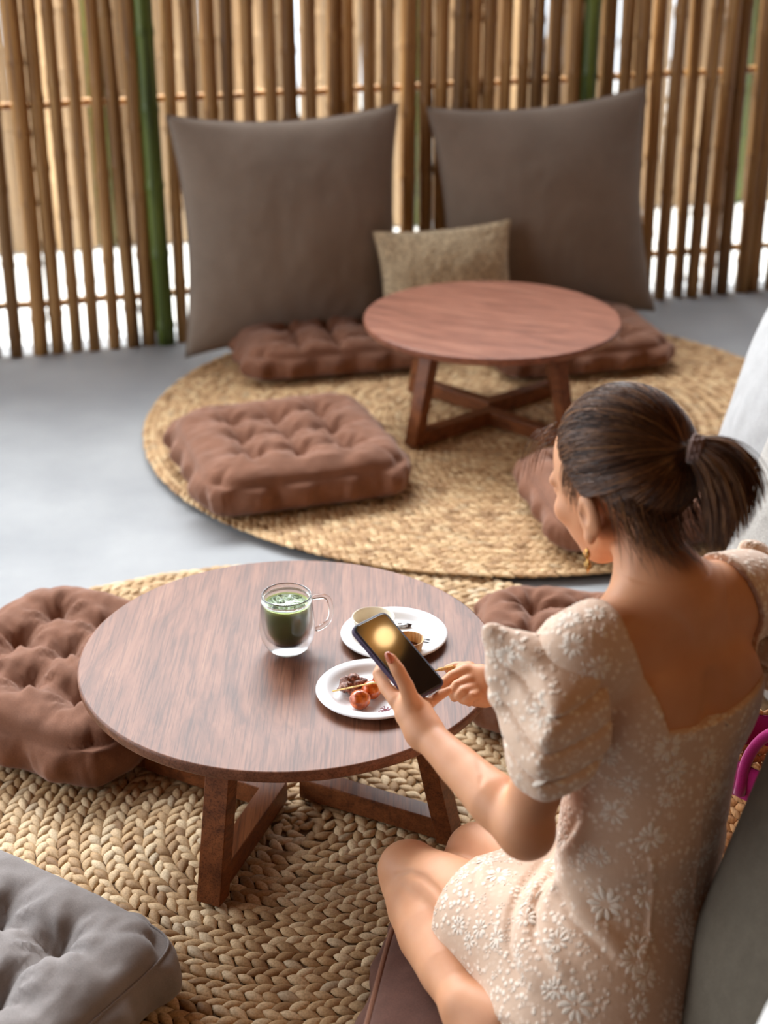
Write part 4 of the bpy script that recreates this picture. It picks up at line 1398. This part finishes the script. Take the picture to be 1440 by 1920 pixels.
# ------------------------------------------------------------------ phone
ppm = FPX / 2.475
pc = Vector(atd(745, 1232, 2.475))
RX = Vector((1, 0, 0)); RU = Vector((0, math.sin(PITCH), math.cos(PITCH))); RB = Vector((0, -math.cos(PITCH), math.sin(PITCH)))
av = (RX * 119 - RU * 136 + RB * 66).normalized()
sv = (RX * 63 + RU * 28 - RB * 56).normalized()
sv = (sv - av * sv.dot(av)).normalized()
nv_ = sv.cross(-av).normalized()
if nv_.dot(RB) < 0: nv_ = -nv_
PM = Matrix((sv, -av, nv_)).transposed().to_4x4(); PM.translation = pc
phone = empty('phone')
phone.matrix_world = PM
tag(phone, 'dark phone in a purple case held up in the hand of the woman', 'phone')
def rrect(w, h, r, n=8):
    out = []
    for cx_, cy_, a0 in ((w / 2 - r, h / 2 - r, 0), (-w / 2 + r, h / 2 - r, 90), (-w / 2 + r, -h / 2 + r, 180), (w / 2 - r, -h / 2 + r, 270)):
        for k_ in range(n + 1):
            a = R(a0 + 90 * k_ / n); out.append((cx_ + r * math.cos(a), cy_ + r * math.sin(a)))
    return out
def rbox(w, h, t, r, e, z0=0):
    b = MB(); vs = []; rings = [(e, -t / 2), (e * .3, -t / 2 + e * .3), (0, -t / 2 + e), (0, t / 2 - e), (e * .3, t / 2 - e * .3), (e, t / 2)]
    for ins, z in rings: vs += [(x, y, z + z0) for x, y in rrect(w - 2 * ins, h - 2 * ins, max(r - ins, .0005))]
    n_ = len(rrect(w, h, r)); fs = []
    for i in range(len(rings) - 1):
        for k_ in range(n_): fs.append((i * n_ + k_, i * n_ + (k_ + 1) % n_, (i + 1) * n_ + (k_ + 1) % n_, (i + 1) * n_ + k_))
    fs.append(tuple(range(n_))[::-1]); fs.append(tuple((len(rings) - 1) * n_ + k_ for k_ in range(n_)))
    return b.add(vs, fs)
M['case'] = mat('purple_case', srgb(62, 46, 72), .45)[0]
M['screen'] = mat('black_screen_glass', (.004, .004, .004), .06, spec=.9, coat=1)[0]
M['screen'].node_tree.nodes['Principled BSDF'].inputs['Coat Roughness'].default_value = .03
M['black'] = mat('black_plastic', (.01, .01, .011), .35)[0]
rbox(.077, .160, .0105, .012, .0018).build('case', M['case'], phone)
rbox(.0725, .1555, .0012, .0105, .0004, .0051).build('bezel', M['black'], phone)
rbox(.0690, .152, .0010, .0095, .0003, .0056).build('screen', M['screen'], phone, smooth=False)
rbox(.034, .036, .003, .008, .0008, -.0062).build('camera_bump', M['black'], phone, loc=(-.016, .055, 0))
b = MB(); b.box((-.0388, .045, 0), (.0012, .012, .003)); b.box((-.0388, .025, 0), (.0012, .010, .003)); b.build('side_buttons', M['case'], phone, smooth=False)
# lantern of the room, seen mirrored in the phone
vd = (pc + (-av) * .082 + sv * .004 - eye).normalized()
rf = vd - 2 * vd.dot(nv_) * nv_
lam = pc + rf * 2.2
# ------------------------------------------------------------------ things on the near table
TZ = .355
m, n, l, b = mat('mug_glass', (1, 1, 1), .03, trans=1, ior=1.45)
b.inputs['Base Color'].default_value = (.97, .99, .99, 1)
M['glass'] = m
m, n, l, b = mat('misted_glass', (1, 1, 1), .22, trans=1, ior=1.3)
M['mist'] = m
mug = empty('glass_mug', (at(540, 1219, TZ).x, at(540, 1219, TZ).y, TZ + .0005))
tag(mug, 'double walled glass mug of iced green tea latte on the near table', 'mug')
outer = [(.0005, .0), (.026, .0), (.033, .003), (.042, .012), (.050, .028), (.0535, .047), (.0530, .065), (.0505, .088), (.0480, .110), (.0472, .118), (.0468, .1205), (.0460, .1212),
         (.0450, .1200), (.0446, .115), (.0440, .095), (.0425, .070), (.0400, .050), (.0345, .032), (.024, .0225), (.010, .0195), (.0005, .0192)]
cav = [(.0005, .0022), (.026, .0022), (.0325, .0052), (.0405, .0137), (.0482, .029), (.0513, .047), (.0508, .065), (.0484, .088), (.0468, .105), (.0461, .112), (.0458, .105), (.0455, .094), (.0440, .0695), (.0414, .049), (.0355, .0305), (.0245, .0207), (.010, .0177), (.0005, .0174)]
def fine(p, k=3):
    out = []
    for i in range(len(p) - 1):
        for q in range(k): out.append((p[i][0] + (p[i + 1][0] - p[i][0]) * q / k, p[i][1] + (p[i + 1][1] - p[i][1]) * q / k))
    return out + [p[-1]]
MB().lathe(outer, 72).build('glass_wall', M['glass'], mug)
MB().lathe(cav[::-1], 72).build('misted_lining', M['mist'], mug)
hb = MB()
hp_ = [(.046, .107), (.058, .1095), (.070, .110), (.079, .105), (.0835, .095), (.085, .080), (.084, .062), (.078, .050), (.066, .043), (.052, .037)]
hb.tube([(x, 0, z) for x, z in hp_], [.0052] * len(hp_), 14)
o = hb.build('handle', M['glass'], mug, rot=(0, 0, R(12)))
o.modifiers.new('s', 'SUBSURF').render_levels = 1
# the drink, layered darker below, pale foam at the rim
m, n, l, b = mat('green_tea', srgb(70, 92, 22), .35, sss=.2)
tc = n.new('ShaderNodeTexCoord'); sx = n.new('ShaderNodeSeparateXYZ'); l.new(tc.outputs['Object'], sx.inputs[0])
n1 = N(n, 'ShaderNodeTexNoise', i_Scale=60.0, i_Detail=4.0, i_Distortion=1.2); l.new(tc.outputs['Object'], n1.inputs['Vector'])
ad = N(n, 'ShaderNodeMath', operation='MULTIPLY_ADD'); ad.inputs[1].default_value = .016
l.new(n1.outputs['Fac'], ad.inputs[0]); l.new(sx.outputs['Z'], ad.inputs[2])
mr = n.new('ShaderNodeMapRange'); mr.inputs['From Min'].default_value = .026; mr.inputs['From Max'].default_value = .112
l.new(ad.outputs[0], mr.inputs[0])
r1 = ramp(n, [(0, srgb(104, 120, 18)), (.3, srgb(74, 98, 22)), (.7, srgb(88, 116, 48)), (.88, srgb(106, 134, 60)), (.95, srgb(178, 196, 104)), (1, srgb(190, 204, 118))])
l.new(mr.outputs[0], r1.inputs[0]); l.new(r1.outputs[0], b.inputs['Base Color'])
MB().lathe([(.0005, .0198), (.010, .0200), (.0238, .0230), (.0341, .0325), (.0396, .0503), (.0421, .0702), (.0434, .090), (.0438, .1015), (.0436, .1022), (.0425, .1020), (.0405, .1012), (.0005, .1012)], 64).build('drink', M.setdefault('tea', m), mug)
m, n, l, b = mat('milk_swirl', srgb(220, 228, 200), .25, sss=.1)
n1 = N(n, 'ShaderNodeTexNoise', i_Scale=42.0, i_Detail=5.0, i_Distortion=3.5); l.new(coords(n, l), n1.inputs['Vector'])
r1 = ramp(n, [(.40, srgb(44, 62, 26)), (.47, srgb(120, 146, 80)), (.53, srgb(228, 236, 214)), (.60, srgb(140, 166, 96)), (.7, srgb(52, 72, 30))])
l.new(n1.outputs['Fac'], r1.inputs[0]); l.new(r1.outputs[0], b.inputs['Base Color'])
MB().lathe([(.0005, .1014), (.020, .1015), (.0385, .1013), (.0385, .1009), (.0005, .1009)], 48).build('milk_swirl', m, mug)
M['ice'] = mat('ice', (.95, 1, .95), .08, trans=.9, ior=1.31)[0]
rnd = random.Random(3)
for i, (x, y, a) in enumerate(((-.012, .008, .4), (.016, -.006, 1.1), (.004, .020, .2), (-.006, -.020, .9))):
    bm = bmesh.new(); bmesh.ops.create_cube(bm, size=.019); bmesh.ops.bevel(bm, geom=bm.edges[:], offset=.003, segments=3, affect='EDGES')
    me = D.meshes.new('ice_cube'); bm.to_mesh(me); bm.free()
    me.polygons.foreach_set('use_smooth', [True] * len(me.polygons))
    link('ice_cube', me, M['ice'], mug, (x, y, .0945), (rnd.uniform(-.3, .3), rnd.uniform(-.3, .3), a))

M['paper'] = mat('white_paper_pulp', srgb(236, 236, 236), .55, spec=.3)[0]
def plate(px, py, label, rz, rad=.103):
    c = at(px, py, TZ + .006)
    root = empty('paper_plate', (c.x, c.y, TZ + .0005), rz)
    tag(root, label, 'plate')
    k_ = rad / .103
    prof = [(.0005, .0020), (.060, .0020), (.068, .0030), (.074, .0062), (.079, .0115), (.084, .0150), (.090, .0162), (.098, .0160), (.1015, .0150), (.103, .0130), (.1025, .0120), (.1012, .0132), (.098, .0142), (.090, .0144), (.0845, .0132), (.0800, .0098), (.0755, .0046), (.069, .0012), (.060, 0), (.0005, 0)]
    MB().lathe([(r * k_, z) for r, z in prof], 96).build('plate_body', M['paper'], root)
    return root, c
p1, c1 = plate(739, 1193, 'white paper plate with the two sauce cups, behind the phone', 0, .104)
p2, c2 = plate(700, 1297, 'white paper plate with the meat and glazed balls, nearest the camera', 0, .105)
M['cream'] = mat('cream_paper', srgb(240, 232, 210), .5)[0]
m, n, l, b = mat('kraft_pleats', srgb(206, 160, 104), .55)
n1 = N(n, 'ShaderNodeTexNoise', i_Scale=60.0, i_Detail=3.0); l.new(coords(n, l, (1, 1, .1)), n1.inputs['Vector'])
r1 = ramp(n, [(.35, srgb(128, 76, 34)), (.5, srgb(206, 158, 100)), (.7, srgb(234, 204, 156))])
l.new(n1.outputs['Fac'], r1.inputs[0]); l.new(r1.outputs[0], b.inputs['Base Color']); M['kraft'] = m
m, n, l, b = mat('brown_sauce', srgb(92, 40, 14), .15, coat=.6); M['sauce'] = m
m, n, l, b = mat('amber_dip', srgb(186, 138, 60), .2, coat=.5); M['dip'] = m
def cup(px, py, h, r0, r1_, label, mt, fillm, fillz, plead):
    c = at(px, py, TZ + .0035 + h)
    root = empty('paper_cup', (c.x, c.y, TZ + .0030))
    tag(root, label, 'cup')
    n_ = 96; b = MB(); vs = []; fs = []
    prof = [(r0 * .02, .0012), (r0 * .97, .0012), (r0 + (r1_ - r0) * .5 - .0008, h * .5), (r1_ - .0012, h - .001), (r1_, h + .0006), (r1_ + .0012, h), (r1_ + .0004, h - .0014), (r0 + (r1_ - r0) * .5 + .0002, h * .5), (r0 + .0005, 0), (r0 * .02, 0)]
    for i, (r, z) in enumerate(prof):
        for k_ in range(n_):
            g = 2 * math.pi * k_ / n_; rr = r + (plead * math.cos(g * 24) if 1 < i < 8 else 0)
            vs.append((rr * math.cos(g), rr * math.sin(g), z))
    for i in range(len(prof) - 1):
        for k_ in range(n_): fs.append((i * n_ + k_, i * n_ + (k_ + 1) % n_, (i + 1) * n_ + (k_ + 1) % n_, (i + 1) * n_ + k_))
    b.add(vs, fs).build('cup_wall', mt, root)
    t = fillz / h; rf_ = r0 + (r1_ - r0) * t - .0018
    MB().lathe([(.0005, fillz), (rf_ * .8, fillz - .0005), (rf_, fillz + .0012), (rf_ - .001, fillz - .003), (.0005, fillz - .003)], 48).build('sauce', fillm, root)
    return root, c
cu1, cc1 = cup(700, 1156, .036, .032, .0405, 'cream paper cup with a little amber dip, at the back of the far plate', M['cream'], M['dip'], .007, 0)
cu2, cc2 = cup(766, 1197, .034, .0225, .0285, 'small pleated kraft cup with dark brown sauce, half behind the phone', M['kraft'], M['sauce'], .014, .0006)
# dark bit in the cream cup, scraps on the plate
def blob(r, seed, sx=1, sy=1, sz=1, amp=.25, fr=60, sub=4):
    bm = bmesh.new(); bmesh.ops.create_icosphere(bm, subdivisions=sub, radius=r)
    for v in bm.verts:
        d_ = v.co.normalized(); k_ = 1 + amp * fbm(v.co + Vector((seed, seed * 2, 0)), fr)
        v.co = Vector((d_.x * sx, d_.y * sy, d_.z * sz)) * r * k_
    me = D.meshes.new('blob'); bm.to_mesh(me); bm.free()
    me.polygons.foreach_set('use_smooth', [True] * len(me.polygons))
    return me
M['date'] = mat('dark_pickle', srgb(30, 20, 16), .3)[0]
o = link('dark_morsel', blob(.010, 2, 1.3, .8, .7), M['date'], None, (cc1.x - .006, cc1.y + .004, TZ + .018)); tag(o, 'dark morsel lying in the cream paper cup', 'food')
wl_c = at(803, 1201, TZ + .0165)
loop = [Vector((x, y, 0)) for x, y in ((-.016, .004), (-.006, .0055), (.006, .0055), (.011, .003), (.0115, -.002), (.007, -.005), (-.004, -.0055), (-.016, -.004))]
o = MB().tube(loop, .0011, 8, closed=True).build('hair_clip', M['black'], None, (at(800, 1202, TZ + .004).x, at(800, 1202, TZ + .004).y, TZ + .0045), (0, 0, R(-20)))
tag(o, 'small black wire clip lying on the far plate beside the kraft cup', 'clip')
M['foil'] = mat('clear_wrap', srgb(214, 220, 224), .15, metallic=.6)[0]
M['dkfood'] = mat('burnt_scrap', srgb(52, 30, 20), .4)[0]
c_ = at(750, 1172, TZ + .006)
o = link('plastic_scrap', blob(.008, 5, 1.6, 1, .5, .6, 120, 3), M['foil'], None, (c_.x, c_.y, TZ + .0065)); tag(o, 'crumpled shiny wrapper scrap behind the kraft cup on the far plate', 'wrapper')
c_ = at(762, 1172, TZ + .006)
o = link('food_scrap', blob(.006, 8, 1.7, .8, .6, .7, 150, 3), M['dkfood'], None, (c_.x, c_.y, TZ + .0062)); tag(o, 'dark food scrap beside the shiny wrapper on the far plate', 'food')
c_ = at(817, 1198, TZ + .006)
o = link('food_scrap', blob(.0026, 9, 1, 1.8, .5, .6, 200, 3), M['dkfood'], None, (c_.x - .004, c_.y, TZ + .0036)); tag(o, 'tiny brown crumb near the right rim of the far plate', 'food')
M['onion'] = mat('pink_shreds', srgb(150, 70, 84), .4)[0]
b = MB(); rnd = random.Random(9)
for i in range(12):
    a = rnd.uniform(0, 6.28); L = rnd.uniform(.006, .012); x, y = rnd.uniform(-.008, .008), rnd.uniform(-.005, .005)
    b.tube([(x + t_ * L * math.cos(a), y + t_ * L * math.sin(a), .0012 + .003 * math.sin(t_ * 3.1)) for t_ in (0, .25, .5, .75, 1)], .0008, 5)
c_ = at(727, 1333, TZ + .004)
o = b.build('onion_shreds', M['onion'], None, (c_.x, c_.y, TZ + .0030)); tag(o, 'pinch of pink shredded garnish at the near edge of the near plate', 'garnish', kind='stuff')

# skewers
m, n, l, b = mat('grilled_meat', srgb(112, 66, 48), .35, spec=.5, coat=.3)
n1 = N(n, 'ShaderNodeTexNoise', i_Scale=190.0, i_Detail=6.0, i_Roughness=.7); l.new(coords(n, l), n1.inputs['Vector'])
r1 = ramp(n, [(.35, srgb(70, 34, 22)), (.5, srgb(140, 86, 64)), (.66, srgb(208, 164, 140))])
l.new(n1.outputs['Fac'], r1.inputs[0]); l.new(r1.outputs[0], b.inputs['Base Color']); bump(n, l, b, n1.outputs['Fac'], .9, .003); M['meat'] = m
m, n, l, b = mat('glazed_ball', srgb(168, 72, 24), .25, spec=.4, coat=.4, sss=.15)
n1 = N(n, 'ShaderNodeTexNoise', i_Scale=70.0, i_Detail=4.0); l.new(coords(n, l), n1.inputs['Vector'])
r1 = ramp(n, [(.35, srgb(142, 52, 10)), (.55, srgb(206, 98, 28)), (.75, srgb(232, 140, 56))])
l.new(n1.outputs['Fac'], r1.inputs[0]); l.new(r1.outputs[0], b.inputs['Base Color']); bump(n, l, b, n1.outputs['Fac'], .2, .001); M['ball'] = m
M['stick'] = wood_mat('bamboo_stick', srgb(196, 150, 84), srgb(224, 184, 116), srgb(238, 206, 146), .5)
zf = TZ + .003
s0 = at(624, 1296, zf + .012); s1 = atd(822, 1256, 2.668)
sk1 = empty('meat_skewer', s0); tag(sk1, 'bamboo skewer with a chunk of grilled meat, its flat end at the right hand', 'skewer')
dirn = (s1 - s0).normalized()
MB().tube([Vector((0, 0, 0)), (s1 - s0)], .0016, 8).build('stick', M['stick'], sk1)
Lk = (s1 - s0)
sdv = dirn.cross(Vector((0, 0, 1))).normalized(); upv = sdv.cross(dirn)
b = MB(); vs = []
for t_, w_ in ((-.002, .0022), (.004, .0050), (.034, .0050)):
    for a_, c2_ in ((-1, -1), (1, -1), (1, 1), (-1, 1)):
        vs.append(Lk + dirn * t_ + (upv * .75 + sdv * .66) * w_ * a_ + (sdv * .75 - upv * .66) * .0011 * c2_)
b.add(vs, [(0, 1, 2, 3), (0, 4, 5, 1), (1, 5, 6, 2), (2, 6, 7, 3), (3, 7, 4, 0), (4, 8, 9, 5), (5, 9, 10, 6), (6, 10, 11, 7), (7, 11, 8, 4), (8, 11, 10, 9)])
b.build('flat_grip', M['stick'], sk1, smooth=False)
mc_ = at(656, 1284, zf + .016) - s0
for q, (dx, dy, dz, r, sd) in enumerate(((0, 0, 0, .0165, 1), (.014, .008, -.001, .0135, 4), (-.010, -.004, -.003, .0125, 7), (.004, .010, .006, .012, 9), (.022, .006, -.004, .009, 12))):
    link('meat_piece', blob(r, sd, 1.1, 1, .85, .55, 70), M['meat'], sk1, mc_ + Vector((dx, dy, dz)))
b0 = at(675, 1311, zf + .017); b1 = at(713, 1279, zf + .017)
sk2 = empty('ball_skewer', b0); tag(sk2, 'skewer of orange brown glazed round balls lying on the near plate', 'skewer')
MB().tube([-(b1 - b0).normalized() * .012, (b1 - b0) * 1.9], .0015, 8).build('stick', M['stick'], sk2)
for q, t_ in enumerate((0, .52, 1.0)):
    link('glazed_ball', blob(.0190 - .001 * q, 20 + q, 1, 1, .95, .05, 60), M['ball'], sk2, (b1 - b0) * t_ * 1.05 + Vector((0, 0, -.0005)))

# ------------------------------------------------------------------ right side: bag and small things
bag = empty('straw_bag', (.735, 2.27, .019), R(-35))
tag(bag, 'woven straw bag with magenta cloth trim and handles, right of the woman', 'bag')
b = MB()
rows, cols_ = 13, 46
for r_ in range(rows):
    for c_ in range(cols_):
        g = 2 * math.pi * (c_ + .5 * (r_ % 2)) / cols_
        z = .012 + r_ * .0185; k_ = .80 + .2 * (r_ / rows) ** .7
        ax_, ay_ = .185 * k_, .095 * k_
        p = Vector((ax_ * math.cos(g), ay_ * math.sin(g), z)); tn = Vector((-ax_ * math.sin(g), ay_ * math.cos(g), 0)); L = tn.length * 2 * math.pi / cols_; tn.normalize()
        nr = Vector((tn.y, -tn.x, 0)); ang = .5 if r_ % 2 else -.5
        dd = tn * math.cos(ang) + Vector((0, 0, 1)) * math.sin(ang); ee = nr.cross(dd)
        vs = []; fs = []
        for i in range(6):
            u = i / 5; w = math.sin(math.pi * min(max(u, .04), .96)) ** .6
            for k2 in range(6):
                a = k2 * math.pi / 3
                vs.append(p + dd * (u - .5) * L * 1.35 + ee * (.0105 * w * math.cos(a)) + nr * (.006 * w * math.sin(a)))
        for i in range(5):
            for k2 in range(6):
                fs.append((i * 6 + k2, i * 6 + (k2 + 1) % 6, (i + 1) * 6 + (k2 + 1) % 6, (i + 1) * 6 + k2))
        b.add(vs, fs)
M['bagstraw'] = fiber_mat('honey_straw', [srgb(140, 92, 52), srgb(180, 128, 82), srgb(196, 148, 100), srgb(210, 168, 122), srgb(160, 112, 70)])
b.build('woven_body', M['bagstraw'], bag)
b = MB()
for (z0, z1) in ((.235, .305),):
    n_ = 64; vs = []; fs = []
    for z, o_ in ((z0, .002), (z0 + .01, .004), (z1 - .01, .005), (z1, .003), (z1, -.002), (z0, -.003)):
        for k_ in range(n_):
            g = 2 * math.pi * k_ / n_; vs.append(((.187 + o_) * math.cos(g), (.097 + o_) * math.sin(g), z + .002 * math.sin(g * 9)))
    for i in range(5):
        for k_ in range(n_): fs.append((i * n_ + k_, i * n_ + (k_ + 1) % n_, (i + 1) * n_ + (k_ + 1) % n_, (i + 1) * n_ + k_))
    b.add(vs, fs)
M['magenta'] = fabric_mat('magenta_canvas', srgb(140, 20, 88), weave=700, var=.15)
b.build('cloth_band', M['magenta'], bag)
b = MB()
n_ = 64
for k_ in range(n_):
    g = 2 * math.pi * k_ / n_
    p = Vector((.186 * math.cos(g), .096 * math.sin(g), .310)); tn = Vector((-.186 * math.sin(g), .096 * math.cos(g), .004)).normalized()
    b.tube([p - tn * .009, p + Vector((0, 0, .004)), p + tn * .009], [.003, .006, .003], 6)
b.build('rim_braid', M['bagstraw'], bag)
for sgn in (-1, 1):
    pts = [(.075 * math.cos(a), sgn * .094, .275 + .125 * math.sin(a)) for a in [math.pi * k_ / 18 for k_ in range(19)]]
    pts = [(.075, sgn * .100, .250)] + pts + [(-.075, sgn * .100, .250)]
    MB().tube(pts, .010, 10).build('handle', M['magenta'], bag)
M['charcoal'] = fabric_mat('charcoal_canvas', srgb(84, 80, 78), weave=600, var=.1)
pillow('back_pillow', (1.20, 2.25, .345), R(-72), R(10), .50, .62, .20, M['charcoal'], 'charcoal pillow at the right edge behind the straw bag', 12, corner=.04, wr=.4)
m, n, l, b = mat('black_white_pattern', srgb(230, 230, 228), .7)
wv = N(n, 'ShaderNodeTexWave', i_Scale=26.0, i_Distortion=6.0); l.new(coords(n, l), wv.inputs['Vector'])
r1 = ramp(n, [(.45, srgb(24, 30, 38)), (.5, srgb(226, 226, 222))]); r1.color_ramp.interpolation = 'CONSTANT'
l.new(wv.outputs['Fac'], r1.inputs[0]); l.new(r1.outputs[0], b.inputs['Base Color'])
c_ = at(1330, 1088, .20)
pillow('throw_pillow', (c_.x, c_.y, .135), R(-40), R(60), .26, .20, .08, m, 'small black and white patterned cushion behind the shoulder of the woman', 13, corner=.04, wr=.3, seam=False)
# white fluffy cushion in the near right corner
M['white'] = fabric_mat('white_knit', srgb(232, 228, 222), weave=90, var=.05, bstr=1, bdist=.004)
c_ = atd(1432, 1925, 1.66)
pillow('throw_pillow', (c_.x + .055, c_.y - .03, c_.z - .075), R(-60), R(24), .20, .20, .08, M['white'], 'white knitted cushion corner at the very bottom right of the view', 14, corner=.03, wr=1.5, seam=False)
# ceiling lantern
lb = MB(); prof = []
lan = empty('pendant_lamp', (lam.x, lam.y, 2.55) if False else (lam.x, lam.y, lam.z))
tag(lan, 'small glowing globe lamp hanging from the ceiling, mirrored in the phone', 'lamp')
m = D.materials.new('lit_paper'); m.use_nodes = True
nn = m.node_tree.nodes['Principled BSDF']; nn.inputs['Base Color'].default_value = (1, .8, .5, 1)
nn.inputs['Emission Color'].default_value = (1, .62, .26, 1); nn.inputs['Emission Strength'].default_value = 8.0
prof = [(.030 * math.sin(math.pi * k_ / 24) + .0005, -.030 * math.cos(math.pi * k_ / 24)) for k_ in range(25)]
MB().lathe(prof, 32).build('globe', m, lan)
MB().lathe([(.012, .028), (.03, .055), (.09, .018), (.094, .012), (.086, .015), (.028, .048), (.012, .026)], 40).build('wooden_shade', M['stick'], lan)
MB().tube([(0, 0, .03), (0, 0, 3.5 - lam.z)], .004, 8).build('lamp_cord', M['black'], lan)
